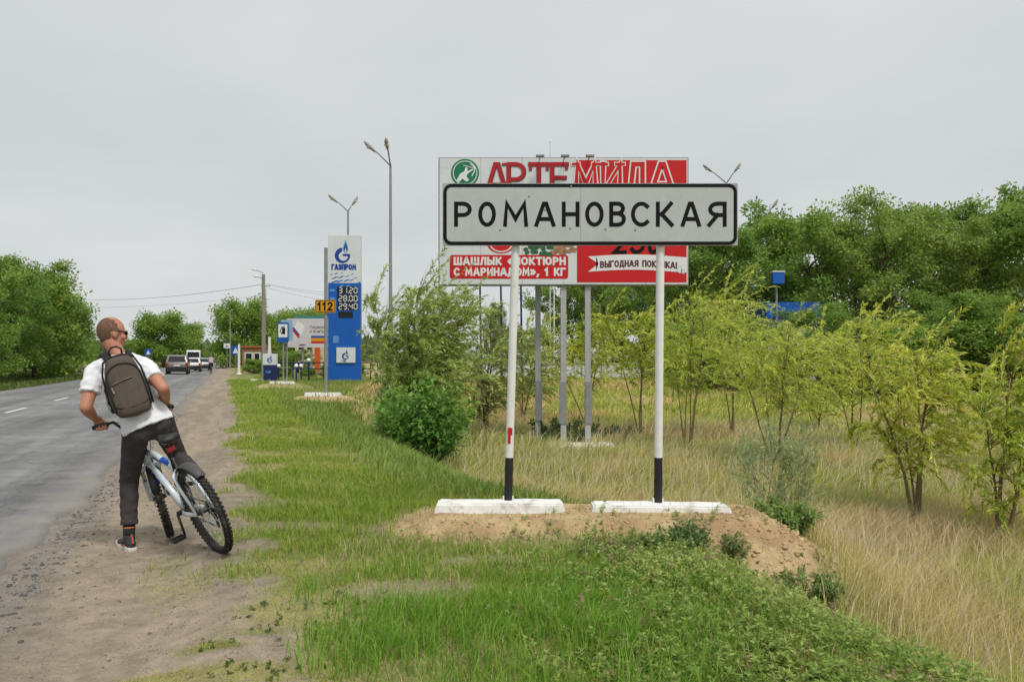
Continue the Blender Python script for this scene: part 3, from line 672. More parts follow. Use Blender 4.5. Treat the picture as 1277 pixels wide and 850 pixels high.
# ------------------------------------------------------------------ trees
BARK = mat("bark", (.115, .095, .07), rough=.95, nscale=18, namt=.35, bump=.6, bscale=45)
BARKY = mat("bark_young", (.20, .15, .08), rough=.9, nscale=25, namt=.3, bump=.4, bscale=60)
def wood_mesh(name, segs, material, parent):
    mb = MB()
    for pts, rr, n in segs: mb.tube(pts, rr, n=n)
    return mb.build(name, material, parent, smooth=True)
def curve_pts(p, d, L, bendv, n=5):
    p = Vector(p); d = Vector(d).normalized(); b = Vector(bendv)
    return [p + d * (L * i / n) + b * (L * (i / n) ** 2) for i in range(n + 1)]
def leafy_tree(name, seed, h, r, base, nmain, nleaf, leaf, colA, colB, loc=(0, 0, 0), shape=1.0, trunk_r=None, clump=.55, gap=1.0):
    """broad crown: trunk, limbs and branches, with leaf clumps at the branch ends"""
    R = np.random.default_rng(seed); rnd = random.Random(seed)
    root = empty(name, loc)
    tr = trunk_r or h * .022; segs = []; tips = []
    top = h * .86; kink = [Vector((rnd.uniform(-1, 1), rnd.uniform(-1, 1), 0)) * h * .02 * i for i in range(7)]
    tp = [Vector((0, 0, -.3)) if i == 0 else Vector((0, 0, top * i / 6)) + kink[i] for i in range(7)]
    segs.append((tp, [tr * (1.25 - 1.1 * i / 6) for i in range(7)], 8))
    for k in range(nmain):
        f = base + (.93 - base) * ((k + rnd.random() * .8) / nmain); z = top * f
        i = min(5, int(f * 6)); p0 = tp[i].lerp(tp[i + 1], f * 6 - i)
        az = k * 2.4 + rnd.uniform(-.5, .5)
        q = (f - base) / (1 - base); env = r * (math.sin(math.pi * min(1, (.22 + .70 * q)) ) ** .65) * rnd.uniform(.78, 1.12)
        up = .15 + .9 * q
        d = Vector((math.cos(az), math.sin(az), up)); L = env * (1 + .15 * q)
        limb = curve_pts(p0, d, L, (rnd.uniform(-.15, .15), rnd.uniform(-.15, .15), rnd.uniform(-.1, .22)), 4)
        lr = tr * .42 * (1 - .6 * q); segs.append((limb, [lr, lr * .8, lr * .55, lr * .35, lr * .15], 5))
        tips.append((limb[-1], 1.0))
        for j in range(6):
            u = .3 + .7 * (j + rnd.random()) / 6; ii = min(3, int(u * 4)); b0 = limb[ii].lerp(limb[ii + 1], min(1, u * 4 - ii))
            dd = (d.normalized() + Vector((rnd.uniform(-1, 1), rnd.uniform(-1, 1), rnd.uniform(-.45, .9))) * .95)
            bl = L * rnd.uniform(.25, .5) * (1.1 - .4 * u)
            br = curve_pts(b0, dd, bl, (0, 0, rnd.uniform(-.1, .15)), 2)
            segs.append((br, [lr * .3, lr * .2, lr * .08], 4)); tips.append((br[-1], .9)); tips.append((br[1], .6))
    tips.append((tp[-1] + Vector((0, 0, h * .08)), 1.0)); tips.append((tp[-1], .9))
    wood_mesh("trunk", segs, BARK, root)
    T = np.array([t[0] for t in tips]); Wt = np.array([t[1] for t in tips]) * R.uniform(.35, 1.25, len(tips)); Wt[R.random(len(tips)) < .10 * gap] *= .1
    cnt = R.multinomial(nleaf, Wt / Wt.sum()); ci = np.repeat(np.arange(len(T)), cnt); m = len(ci)
    cr_ = clump * r / 3.5 * R.uniform(.7, 1.3, len(T))
    g = R.normal(size=(m, 3)); g = unit(g) * (R.random((m, 1)) ** .45)
    P0 = T[ci] + g * cr_[ci][:, None] * np.array((1.15, 1.15, .8))
    out = unit(g * 1.0 + np.array((0, 0, .35)))
    D = unit(R.normal(size=(m, 3)) * .8 + g + np.array((0, 0, -.15)))
    global rng; keep_rng = rng; rng = R
    V, Q = leaves(P0, D, leaf * R.uniform(.4, 1.6, m), leaf * R.uniform(.35, .9, m), out)
    rng = keep_rng
    cl = np.clip(R.normal(.45, .3, len(T)), 0, 1)
    C = mixc(colA, colB, np.clip(cl[ci] + R.normal(0, .15, m), 0, 1)) * R.uniform(.8, 1.22, (m, 1))
    mesh_np("crown", V, Q, LEAF, root, col=np.repeat(C, 4, 0))
    return root
def willow(name, seed, loc, h, r, nst, twigs, nleaf, label, leaf=.075, colA=(.35, .475, .045), colB=(.76, .83, .155), low=.28, wind=.35, lean=(0, 0), group="young willows in the dry field", stem_r=.03, droop=.85, upright=1.0, lw=.17, barkm=None):
    """several thin stems, whippy drooping twigs, narrow leaves, all brushed a little by the wind"""
    R = np.random.default_rng(seed); rnd = random.Random(seed)
    root = empty(name, loc, label=label, cat="tree", group=group)
    segs = []; A0, A1 = [], []
    for k in range(nst):
        az = k * 2.4 + rnd.uniform(-.6, .6); out = r * rnd.uniform(.25, .85) * (0.35 if k == 0 else 1)
        sh = h * (rnd.uniform(.72, .92) if k else .9)
        b0 = Vector((rnd.uniform(-.06, .06), rnd.uniform(-.06, .06), -.15)); e = Vector((math.cos(az) * out + lean[0] * h, math.sin(az) * out + lean[1] * h, sh))
        mid = b0.lerp(e, .45) + Vector((rnd.uniform(-.1, .1), rnd.uniform(-.1, .1), 0)) * h * .4 + Vector((0, 0, h * .04)); mid.x -= e.x * .12; mid.y -= e.y * .12
        st = []
        for i in range(9):
            u = i / 8; st.append(b0 * (1 - u) ** 2 + mid * (2 * u * (1 - u)) + e * u * u + Vector((rnd.uniform(-1, 1), rnd.uniform(-1, 1), 0)) * .012 * h * u)
        sr = stem_r * (1 if k == 0 else rnd.uniform(.5, .85))
        segs.append((st, [sr * (1.15 - .95 * i / 8) for i in range(9)], 6))
        S = np.array(st)
        for j in range(4):      # leaders at the top of each stem
            dd = Vector((rnd.uniform(-.45, .45) + .5 * wind, rnd.uniform(-.45, .45), 1)).normalized(); L = h * rnd.uniform(.12, .24)
            A0.append(S[-1 - (j > 1)]); A1.append((dd.x, dd.y, dd.z, L * 1.6, rnd.uniform(.05, .3)))
            segs.append((curve_pts(S[-1 - (j > 1)], dd, L * 1.5, (wind * .4, 0, -.1), 3), [sr * .2, sr * .15, sr * .1, sr * .03], 3))
        for j in range(int(twigs * rnd.uniform(.8, 1.2))):
            u = low + (1 - low) * rnd.random() ** .8; i = min(7, int(u * 8)); p0 = S[i] * (1 - (u * 8 - i)) + S[i + 1] * (u * 8 - i)
            a2 = rnd.uniform(0, 6.283); L = r * rnd.uniform(.45, 1.0) * (.45 + .75 * math.sin(math.pi * min(1.0, .12 + u * .78))) + .10 * h * rnd.random()
            d = Vector((math.cos(a2), math.sin(a2), upright + rnd.uniform(-.25, .7) + .6 * max(0, u - .7))).normalized()
            A0.append(p0); A1.append((d.x, d.y, d.z, L, rnd.uniform(.4, 1.3)))
            if L > .3 * r:
                b = Vector((wind * rnd.uniform(.5, 1.2), 0, -droop * A1[-1][4]))
                segs.append((curve_pts(p0, d, L, b, 3), [sr * .28, sr * .2, sr * .12, sr * .04], 3))
                # side shoots
                for q in range(3):
                    uu_ = rnd.uniform(.25, .9); pp = Vector(p0) + d * L * uu_ + b * L * uu_ ** 2; dd = (d + Vector((rnd.uniform(-.8, .8), rnd.uniform(-.8, .8), rnd.uniform(-.3, .7)))).normalized()
                    A0.append(np.array(pp)); A1.append((dd.x, dd.y, dd.z, L * rnd.uniform(.3, .6), rnd.uniform(.4, 1.3)))
    wood_mesh("trunk", segs, barkm or BARKY, root)
    A0 = np.array(A0); A1 = np.array(A1); Wt = A1[:, 3] * R.uniform(.08, 1.3, len(A0)) ** 1.6; cnt = R.multinomial(nleaf, Wt / Wt.sum()); ci = np.repeat(np.arange(len(A0)), cnt); m = len(ci)
    u = .08 + .92 * R.random(m); L = A1[ci, 3]; d = A1[ci, :3]
    bx = np.stack([np.full(m, wind * .85), np.zeros(m), -droop * A1[ci, 4]], -1)
    P0 = A0[ci] + d * (L * u)[:, None] + bx * (L * u * u)[:, None]
    tan = unit(d + 2 * bx * u[:, None])
    D = unit(tan + .42 * R.normal(size=(m, 3)) + np.array((wind * .3, 0, -.22)))
    global rng; keep = rng; rng = R
    ll = leaf * R.uniform(.6, 1.35, m)
    V, Q = leaves(P0, D, ll, ll * lw * R.uniform(.8, 1.3, m)); rng = keep
    cl = np.clip(R.normal(.5, .28, len(A0)), 0, 1)
    tint = R.uniform(-.04, .04)
    C = mixc(colA, colB, np.clip(cl[ci] + .45 * (u - .5) + R.normal(0, .2, m), 0, 1)) * R.uniform(.7, 1.25, (m, 1)) * np.array((1 + 2 * tint, 1, 1 - tint))
    pale = R.random(m) < .09; C[pale] = np.array((.70, .76, .40)) * R.uniform(.85, 1.1, (pale.sum(), 1))      # pale leaves: whitish undersides, also highlights put into the crown colour
    mesh_np("crown", V, Q, LEAF, root, col=np.repeat(C, 4, 0))
    return root
def base_at(px, Y, z=None):
    x = (px - CX) / F * Y; return (x, Y, Hs(x, Y) if z is None else z)
def hgt(ytop, Y, loc): return CH + (HZ - ytop) / F * Y - loc[2]

# prototypes of the big trees; each stands in the picture itself
GA, GB = (.150, .270, .042), (.35, .48, .095)
GA2, GB2 = (.125, .24, .040), (.29, .42, .09)
GA3, GB3 = (.18, .285, .050), (.39, .49, .115)
protos = [leafy_tree("broadleaf_tree", 11, 11.5, 4.3, .10, 20, 27000, .21, GA, GB),
          leafy_tree("broadleaf_tree", 12, 10.5, 4.0, .08, 20, 26000, .20, GA2, GB2),
          leafy_tree("broadleaf_tree", 13, 11.0, 4.4, .10, 22, 27000, .19, GA3, GB3),
          leafy_tree("broadleaf_tree", 14, 9.0, 4.2, .05, 20, 25000, .20, GA, GB2),
          leafy_tree("broadleaf_tree", 15, 10.0, 4.3, .03, 26, 21000, .34, GA, GB, clump=1.0, gap=.3)]
PH = [12.4, 11.4, 13.0, 9.9, 10.9]
used_p = [False] * 5
def place_tree(kind, px, Y, ytop, label, group, wide=1.0, rz=None, z=None):
    loc = base_at(px, Y, z)
    o = protos[kind] if not used_p[kind] else copy_tree(protos[kind]); used_p[kind] = True
    k = hgt(ytop, Y, loc) / PH[kind]; o.location = loc; o.scale = (k * wide, k * wide, k); o.rotation_euler = (0, 0, rz if rz is not None else (px * 1.37) % 6.28)
    return tag(o, label, "tree", group)
G1 = "tall trees beyond the field"
rowR = [(0, 868, 47, 292), (1, 918, 44, 270), (3, 962, 52, 262), (0, 1012, 45, 250), (2, 1062, 50, 240), (2, 1112, 43, 224), (1, 1165, 51, 236), (2, 1212, 44, 236), (0, 1262, 50, 228), (3, 1312, 43, 240)]
ordn = ["first", "second", "third", "fourth", "fifth", "sixth", "seventh", "eighth", "ninth", "tenth"]
for i, (k, px, Y, yt) in enumerate(rowR):
    place_tree(k, px, Y, yt, "tall green broadleaf tree beyond the field, %s from the billboard in the row" % ordn[i], G1, wide=1.0)
for i, (k, px, Y, yt) in enumerate([(4, 905, 39, 398), (1, 1022, 37, 372), (4, 1095, 36, 402), (3, 1176, 38, 362), (4, 1262, 36, 394)]):
    place_tree(k, px, Y, yt, "low bushy dark tree filling the foot of the right-hand tree row, %s from the sign" % ordn[i], "bushy trees at the foot of the row", wide=1.5)
for i, (k, px, Y, yt) in enumerate([(1, 712, 74, 330), (0, 752, 70, 318), (3, 800, 66, 330), (1, 838, 62, 322)]):
    place_tree(k, px, Y, yt, "dark tree behind the billboard posts, %s from the left" % ordn[i], "dark trees behind the billboard")
for i, (k, px, Y, yt) in enumerate([(0, -50, 40, 318), (1, -12, 46, 306), (0, 16, 51, 316), (4, 44, 56, 342), (4, 68, 66, 372), (4, 88, 78, 404)]):
    loc = base_at(px, Y); 
    place_tree(k, px, Y, yt, "dense green tree on the far side of the road, %s counting from the near end" % ordn[i], "trees on the far side of the road", wide=1.05)
place_tree(4, 203, 118, 391, "broad tree left of the road above the grey car", "trees along the distant road", wide=1.15)
place_tree(4, 236, 135, 404, "smaller tree left of the road just above the white hatchback", "trees along the distant road", wide=1.0)
place_tree(4, 172, 125, 424, "low tree beside the cyclist's shoulder in the distance", "trees along the distant road", wide=1.2)
place_tree(4, 304, 112, 375, "round tree right of the road beside the utility pole", "trees along the distant road", wide=1.0)
place_tree(4, 345, 118, 390, "tree behind the utility pole and the small billboard", "trees along the distant road", wide=1.05)
place_tree(4, 388, 100, 386, "tree top above the small roadside billboard", "trees along the distant road", wide=1.1)
place_tree(4, 316, 68, 448, "low dark bush beside the orange kiosk", "trees along the distant road", wide=1.9)
place_tree(3, 372, 74, 436, "low green bush behind the blue railing", "trees along the distant road", wide=2.2)
place_tree(0, 432, 84, 425, "green bush behind the tall price board", "trees along the distant road", wide=1.8)
place_tree(2, 560, 80, 418, "pale green bush far behind the willow, left of the flagpoles", "trees along the distant road", wide=2.0)
place_tree(1, 650, 85, 405, "dark bush far behind, between flagpoles and billboard posts", "trees along the distant road", wide=1.6)
for i, (px, yt) in enumerate([(352, 457), (384, 459), (408, 456), (447, 455)]):
    place_tree(4, px, 53 + 2 * i, yt, "low weedy bush along the blue rail fence, %s from the left" % ordn[i], "low bushes along the fence", wide=1.9)
# two narrow poplars far behind the flagpoles
for i, (px, yt) in enumerate([(612, 378), (622, 372)]):
    o = copy_tree(protos[1]); loc = base_at(px, 100.0); k = hgt(yt, 100, loc) / PH[1]; o.location = loc; o.scale = (k * .3, k * .3, k)
    tag(o, "narrow dark poplar far behind the flagpoles, %s" % ("left one" if i == 0 else "right one"), "tree", "poplars")
# far wood closing the road
R = np.random.default_rng(5); n = 16000
px = R.uniform(-60, 480, n); Yf = R.uniform(230, 420, n); top = 430 - 10 * fbm(px / 34., px * 0, 141) + 4 * R.random(n)
zt = CH + (HZ - top) / F * Yf; P0 = np.stack([(px - CX) / F * Yf, Yf, zt * R.random(n) ** .6], -1)
D = unit(R.normal(size=(n, 3)))
V, Q = leaves(P0, D, R.uniform(1.2, 2.6, n), R.uniform(.9, 1.9, n))
tag(mesh_np("far_wood", V, Q, LEAF, col=np.repeat(mixc((.09, .125, .055), (.16, .19, .09), R.random(n)), 4, 0)), "distant hazy wood closing the end of the road", "wood", kind="stuff")

# the willows
def wl_(px, Y, ytop, rpx, nst, tw, nleaf, seed, label, **k):
    loc = base_at(px, Y); k['leaf'] = k.get('leaf', .075) * (1.0 if Y < 16 else 1.08); nleaf = int(nleaf * (1.35 if Y < 16 else 1.1)); return willow("willow_tree", seed, loc, hgt(ytop, Y, loc) * .88, rpx / F * Y * 1.04, nst, int(tw * .95), int(nleaf * 1.02), label, **k)
wl_(1143, 9.9, 392, 92, 4, 30, 12500, 21, "young willow with two dark leaning stems, nearest full one right of the sign", lean=(-.03, 0), low=.30)
wl_(1253, 8.7, 415, 88, 4, 28, 11000, 22, "young willow cut by the right picture edge, its base in yellow-green grass", low=.26)
wl_(966, 15.0, 372, 86, 5, 26, 11500, 23, "wide-spreading young willow just right of the white sign post slab", low=.42, lean=(-.02, 0))
wl_(735, 24, 372, 74, 4, 24, 9000, 24, "young willow behind the billboard posts, right of the third post", low=.36, leaf=.10, lw=.22)
wl_(856, 17.5, 336, 78, 4, 26, 10500, 25, "tall young willow growing behind the sign's right post", low=.40, leaf=.085)
wl_(800, 21, 362, 66, 3, 24, 8500, 26, "young willow between the billboard posts and the sign's right post", low=.42, leaf=.095, lw=.2)
wl_(912, 20, 332, 62, 3, 24, 8500, 27, "slim young willow with a high tip under the sign's right corner", low=.42, leaf=.09, lw=.2)
wl_(1062, 17.5, 372, 66, 3, 24, 9000, 28, "young willow with a feathery tip between the wide-spreading and the two-stemmed ones", low=.40, leaf=.09)
wl_(1278, 13.5, 372, 70, 3, 22, 8000, 29, "young willow behind the one cut by the right edge", low=.25, leaf=.085)
wl_(652, 27, 385, 60, 4, 22, 8000, 31, "pale willow behind the sign's left post", low=.2, leaf=.11, lw=.22, colA=(.22, .31, .07), colB=(.38, .45, .12))
wl_(606, 22.5, 378, 58, 4, 24, 8500, 32, "grey-green willow with a dark trunk between the big willow bush and the left post", low=.12, leaf=.10, lw=.2, colA=(.19, .26, .07), colB=(.36, .42, .13), stem_r=.05, barkm=BARK)
wl_(526, 17.5, 330, 66, 9, 42, 42000, 33, "big dense grey-green willow bush left of the billboard", low=.05, leaf=.105, lw=.19, colA=(.27, .38, .07), colB=(.56, .65, .18), wind=.35, stem_r=.035, droop=.6, upright=1.1, group="dense bushes by the road")
wl_(492, 20, 420, 30, 6, 26, 9000, 34, "lower willow bush in front of the tall price board", low=.05, leaf=.11, lw=.17, colA=(.25, .35, .085), colB=(.50, .58, .19), wind=.4, group="dense bushes by the road")
wl_(1020, 22, 405, 60, 3, 22, 7500, 35, "small willow between the wide-spreading willow and the tree row", low=.2, leaf=.1, lw=.2)

# broad-leaved shrub in front of the willow bush
def shrub(px, Y, ytop, rpx, seed, n, leaf, lw, label, colA, colB, name="leafy_shrub", cat="shrub", stems=26, droop=.2, upr=(.5, 1.6), group=None):
    loc = base_at(px, Y); h = hgt(ytop, Y, loc); r = rpx / F * Y; R = np.random.default_rng(seed); rnd = random.Random(seed)
    root = empty(name, loc, label=label, cat=cat, group=group); segs = []; S0 = []
    for k in range(stems):
        az = rnd.uniform(0, 6.283); o = rnd.random() ** .5; e = Vector((math.cos(az) * r * o, math.sin(az) * r * o, h * (1 - .45 * o * o) * rnd.uniform(.58, 1.12)))
        b0 = Vector((math.cos(az), math.sin(az), 0)) * r * .25 * o + Vector((0, 0, -.05)); mid = b0.lerp(e, .5) + Vector((0, 0, h * .1))
        st = [b0 * (1 - u) ** 2 + mid * 2 * u * (1 - u) + e * u * u for u in (0, .25, .5, .75, 1)]
        segs.append((st, [.012 * h, .01 * h, .008 * h, .005 * h, .002 * h], 4)); S0.append(np.array(st))
    wood_mesh("stems", segs, BARKY, root)
    S0 = np.array(S0); k = R.integers(0, stems, n); u = .12 + .88 * R.random(n) ** .75; i = np.minimum(3, (u * 4).astype(int)); f = u * 4 - i
    P0 = S0[k, i] * (1 - f)[:, None] + S0[k, i + 1] * f[:, None] + R.normal(0, .055 * h, (n, 3))
    D = unit(R.normal(size=(n, 3)) + np.stack([P0[:, 0] / r, P0[:, 1] / r, np.full(n, .25)], -1) + np.array((0, 0, -droop)))
    global rng; keep = rng; rng = R
    ll = leaf * R.uniform(.6, 1.3, n); V, Q = leaves(P0, D, ll, ll * lw * R.uniform(.8, 1.2, n), np.tile(np.array((0, 0, 1.)), (n, 1)) + .6 * unit(P0)); rng = keep
    cl = R.random(stems)
    C = mixc(colA, colB, np.clip(cl[k] * .6 + .4 * u + R.normal(0, .15, n) - .1, 0, 1)) * R.uniform(.8, 1.2, (n, 1))
    mesh_np("foliage", V, Q, LEAF, root, col=np.repeat(C, 4, 0)); return root
shrub(530, 13.6, 466, 62, 41, 6500, .11, .5, "dark green broad-leaved shrub on the bank in front of the willow bush", (.085, .215, .035), (.25, .44, .085), stems=34)
shrub(492, 14.6, 482, 36, 42, 2600, .10, .5, "lighter broad-leaved shrub at the left foot of the willow bush", (.16, .30, .055), (.35, .50, .12), stems=20)
shrub(545, 9.3, 592, 19, 43, 700, .05, .5, "small dark weed tuft at the foot of the bank left of the mound", (.035, .09, .025), (.09, .16, .04), stems=14, name="weed_tuft", cat="weed")
shrub(700, 19.5, 522, 60, 44, 2400, .12, .42, "dark green weeds growing around the billboard posts", (.05, .10, .03), (.12, .18, .055), stems=30, name="weed_clump", cat="weed")
shrub(768, 20.5, 530, 40, 45, 1300, .12, .42, "dark green weeds right of the billboard slab", (.05, .10, .03), (.12, .18, .055), stems=18, name="weed_clump", cat="weed")
shrub(846, 5.72, 652, 44, 46, 1500, .042, .4, "bushy dark green weed on the front of the sand mound", (.10, .19, .06), (.24, .33, .12), stems=26, name="weed_clump", cat="weed")
shrub(868, 5.78, 640, 20, 47, 520, .04, .4, "upright dark weed on the sand mound under the right slab", (.10, .19, .06), (.22, .31, .11), stems=12, name="weed_clump", cat="weed")
shrub(915, 5.75, 664, 26, 48, 560, .045, .3, "small spiky weed on the right flank of the sand mound", (.13, .20, .06), (.28, .33, .12), stems=14, name="weed_clump", cat="weed")
shrub(978, 6.95, 622, 46, 49, 3000, .065, .32, "dense green weed behind the right end of the sand mound", (.13, .25, .06), (.32, .44, .12), stems=26, name="weed_clump", cat="weed")
shrub(748, 5.45, 672, 40, 50, 900, .03, .35, "brownish dusty weed at the front foot of the sand mound", (.19, .20, .09), (.32, .29, .15), stems=24, name="weed_clump", cat="weed")
shrub(1012, 5.45, 706, 40, 51, 1300, .04, .42, "low green weed at the right foot of the sand mound", (.13, .23, .06), (.30, .40, .13), stems=24, name="weed_clump", cat="weed")
shrub(800, 5.6, 668, 34, 52, 900, .038, .4, "pale green weed left of the bushy one on the mound front", (.14, .22, .07), (.32, .39, .15), stems=20, name="weed_clump", cat="weed")
for i, (px, Y, yt, r_, nl) in enumerate([(955, 7.7, 545, 52, 2600), (990, 7.4, 560, 34, 1700)]):
    loc = base_at(px, Y)
    o = willow("tall_weed", 60 + i, loc, hgt(yt, Y, loc), r_ / F * Y, 9, 8, nl, "tall silvery wormwood-like weed behind the right slab, %s stalks" % ("taller" if i == 0 else "shorter"), leaf=.06, lw=.13, colA=(.23, .32, .13), colB=(.43, .52, .27), low=.12, wind=.1, droop=.0, upright=1.1, stem_r=.007, group="silvery weeds behind the slab")
    o["category"] = "weed"
# ------------------------------------------------------------------ the place-name sign
WHITE = mat("white_paint", (.74, .74, .72), rough=.6, nscale=8, namt=.06, n2=60, dirt=((.42, .38, .32), 6, .60, .80), bump=.15, bscale=60)
POSTW = mat("post_white", (.72, .72, .70), rough=.55, nscale=10, namt=.08, dirt=((.45, .41, .36), 9, .60, .78))
POSTB = mat("post_black", (.018, .018, .019), rough=.6, nscale=14, namt=.3)
BLACK = mat("letter_black", (.006, .006, .0065), spec=.15, rough=.6, nscale=30, namt=.25)
SIGNF = mat("sign_face", (.44, .475, .46), rough=.5, nscale=3, namt=.05, n2=25, spec=.4, dirt=((.36, .37, .35), 4, .55, .8))
SIGNB = mat("sign_backing", (.36, .37, .365), rough=.6, nscale=20, namt=.2, dirt=((.20, .12, .07), 14, .56, .68))
RED = mat("red_paint", (.50, .012, .012), rough=.55, nscale=3, namt=.05)
STEEL = mat("galvanised_steel", (.27, .28, .28), rough=.6, metal=.3, nscale=9, namt=.15, bump=.05)
SLABW = mat("whitewashed_concrete", (.76, .76, .74), rough=.85, nscale=7, namt=.07, n2=45, bump=.35, bscale=35, dirt=((.42, .37, .29), 6, .53, .72))
def slab(x0, x1, yf, z0, depth, hh, label, name="concrete_slab", seed=1, group="whitewashed slabs", tilt=0.0):
    """whitewashed kerb block: bevelled, a little uneven"""
    rnd = random.Random(seed); bm = bmesh.new(); bmesh.ops.create_cube(bm, size=1)
    L = x1 - x0
    for v in bm.verts:
        top = v.co.z > 0
        v.co = (v.co.x * (L - (.07 if top else 0)), v.co.y * (depth - (.03 if top else 0)), v.co.z * hh)
    bmesh.ops.subdivide_edges(bm, edges=[e for e in bm.edges if abs(e.verts[0].co.x - e.verts[1].co.x) > L * .5], cuts=9)
    bmesh.ops.bevel(bm, geom=[e for e in bm.edges if e.is_manifold and e.calc_face_angle(0) > .5], offset=.014, segments=2, affect='EDGES')
    for v in bm.verts: v.co += Vector((rnd.uniform(-1, 1), rnd.uniform(-1, 1), rnd.uniform(-1, 1))) * .0035
    me = bpy.data.meshes.new(name); bm.to_mesh(me); bm.free(); me.materials.append(SLABW)
    o = link(bpy.data.objects.new(name, me)); o.location = ((x0 + x1) / 2, yf + depth / 2, z0 + hh / 2 - .02); o.rotation_euler = (0, tilt, 0)
    return tag(o, label, "slab", group)
SY = 6.5
sl0 = slab(P(540, 0, 6.42).x, P(707, 0, 6.42).x, 6.36, .095, .26, .125, "white concrete slab carrying the left post of the place-name sign", seed=2)
sl1 = slab(P(735, 0, 6.42).x, P(914, 0, 6.42).x, 6.36, .075, .26, .125, "white concrete slab carrying the right post of the place-name sign", seed=3, tilt=.012)
sg = empty("place_name_sign", (P(736, 0, SY).x, SY, .2), label="long grey place-name sign with black lettering on two white posts with black feet", cat="sign")
def sgl(x, y, dy=0.0): q = P(x, y, SY); return Vector((q.x - sg.location.x, dy, q.z - sg.location.z))
a, b = sgl(552, 306.5), sgl(919.5, 229)
MB().prism(rrect(a.x, a.z, b.x, b.z, .008), -.012, .0).build("backing_panel", SIGNB, sg)
mid = sgl(724, 0).x
for (x0, x1) in ((a.x + .012, mid - .0012), (mid + .0012, b.x - .012)):
    r = .06; pl = rrect(a.x + .012, a.z + .010, b.x - .012, b.z - .010, r, 8)
    pl = [(min(max(p[0], x0), x1), p[1]) for p in pl]
    out = []
    for p in pl:
        if not out or (abs(p[0] - out[-1][0]) + abs(p[1] - out[-1][1])) > 1e-6: out.append(p)
    MB().prism(out, -.016, -.0125).build("face_panel", SIGNF, sg)
bd = MB(); pl = rrect(a.x + .022, a.z + .020, b.x - .022, b.z - .020, .055, 8); ribbon(bd, pl + [pl[0]], .0138, -.0185, .002); bd.build("border", BLACK, sg)
# lettering
word = "РОМАНОВСКАЯ"
lx = [(567, 588), (597, 618), (628, 658), (667, 692), (701, 722), (730, 752), (760, 780), (787, 810), (818, 839), (849, 873), (882, 905)]
for i, ch in enumerate(word):
    x0, x1 = sgl(lx[i][0], 0).x, sgl(lx[i][1], 0).x; z0, z1 = sgl(0, 283).z, sgl(0, 252).z
    hw = .0165; w, strokes = GL[ch]; mb = MB()
    for k, st in enumerate(strokes):
        ribbon(mb, [(x0 + hw * .8 + p[0] / w * (x1 - x0 - 1.6 * hw), z0 + hw + p[1] * (z1 - z0 - 2 * hw)) for p in st], hw, -.0185 - .0004 * k, .002)
    mb.build("letter", BLACK, sg)
for (px_, py_) in ((624, 287), (711, 285), (755, 286), (792, 287), (712, 233), (680, 262), (660, 245)):
    q = sgl(px_, py_); MB().tube([(q.x, -.0165, q.z), (q.x, -.022, q.z)], [.009, .006], n=8).build("bolt", STEEL, sg)
for (xt, xb, zb) in ((643, 633.5, .19), (825, 822, .17)):
    t_ = sgl(xt, 240, .05); m_ = sgl(xt + (xb - xt) * (306 - 306) / 320, 306, .05); f_ = Vector((sgl(xb, 0).x, .05, zb - sg.location.z))
    k = (sgl(0, 571).z - f_.z) / (m_.z - f_.z); c_ = f_.lerp(m_, k)
    MB().tube([c_, m_, t_ + Vector((0, 0, .04))], .035, n=20).build("post", POSTW, sg, smooth=True, ang=40)
    MB().tube([f_ - Vector((0, 0, .03)), c_], .0355, n=20).build("post_foot", POSTB, sg, smooth=True, ang=40)
    if xt < 700:
        p0 = f_.lerp(m_, (sgl(0, 553).z - f_.z) / (m_.z - f_.z)); p1 = f_.lerp(m_, (sgl(0, 533).z - f_.z) / (m_.z - f_.z))
        mb = MB(); mb.box(((p0.x + p1.x) / 2 - .006, p0.y - .036, (p0.z + p1.z) / 2), (.024, .006, p1.z - p0.z)); mb.box(((p0.x + p1.x) / 2 + .010, p0.y - .034, (p0.z + p1.z) / 2 + .035), (.022, .006, .06)); mb.build("red_sticker", RED, sg)
    for zz in (.12, .40): MB().box((t_.x, .022, a.z + zz), (.13, .05, .035), bev=.004).build("bracket", STEEL, sg)
    for sx in (-.075, .075): MB().box((f_.x + sx * .45, .05, f_.z + .02), (.025, .02, .05)).build("foot_gusset", WHITE, sg)

# ------------------------------------------------------------------ the advertising billboard
BY = 18.3
bbx = P(703, 0, BY).x; bb = empty("billboard", (bbx, BY, Hs(bbx, BY)), label="large white and red shashlik advertising billboard on three steel posts", cat="billboard")
def bl(x, y): q = P(x, y, BY); return Vector((q.x - bb.location.x, 0, q.z - bb.location.z))
PANW = mat("billboard_white", (.60, .63, .64), rough=.5, nscale=2, namt=.05, n2=14, dirt=((.45, .46, .45), 3, .58, .8))
BRED = mat("billboard_red", (.52, .010, .012), rough=.45, nscale=2, namt=.06)
BRED2 = mat("billboard_crimson", (.38, .012, .018), rough=.45, nscale=2, namt=.05)
GREEN = mat("emblem_green", (.006, .17, .075), rough=.5, nscale=3, namt=.05)
INKW = mat("print_white", (.68, .69, .69), rough=.5, nscale=4, namt=.03)
DARK = mat("dark_shadow_print", (.10, .03, .03), rough=.5, nscale=4, namt=.05)
c0, c1 = bl(548, 354.5), bl(857.5, 197.5)
MB().box(((c0.x + c1.x) / 2, .12, (c0.z + c1.z) / 2), (c1.x - c0.x + .05, .22, c1.z - c0.z + .05)).build("frame", STEEL, bb)
np_ = 6; pw = (c1.x - c0.x) / np_
for k in range(np_): MB().box((c0.x + pw * (k + .5), -.004, (c0.z + c1.z) / 2), (pw - .006, .02, c1.z - c0.z)).build("panel", PANW, bb)
def fr(x0, y0, x1, y1): p, q = bl(x0, y1), bl(x1, y0); return p.x, p.z, q.x, q.z
def flat(poly, y, th=.004): return MB().prism(poly, y, y + th)
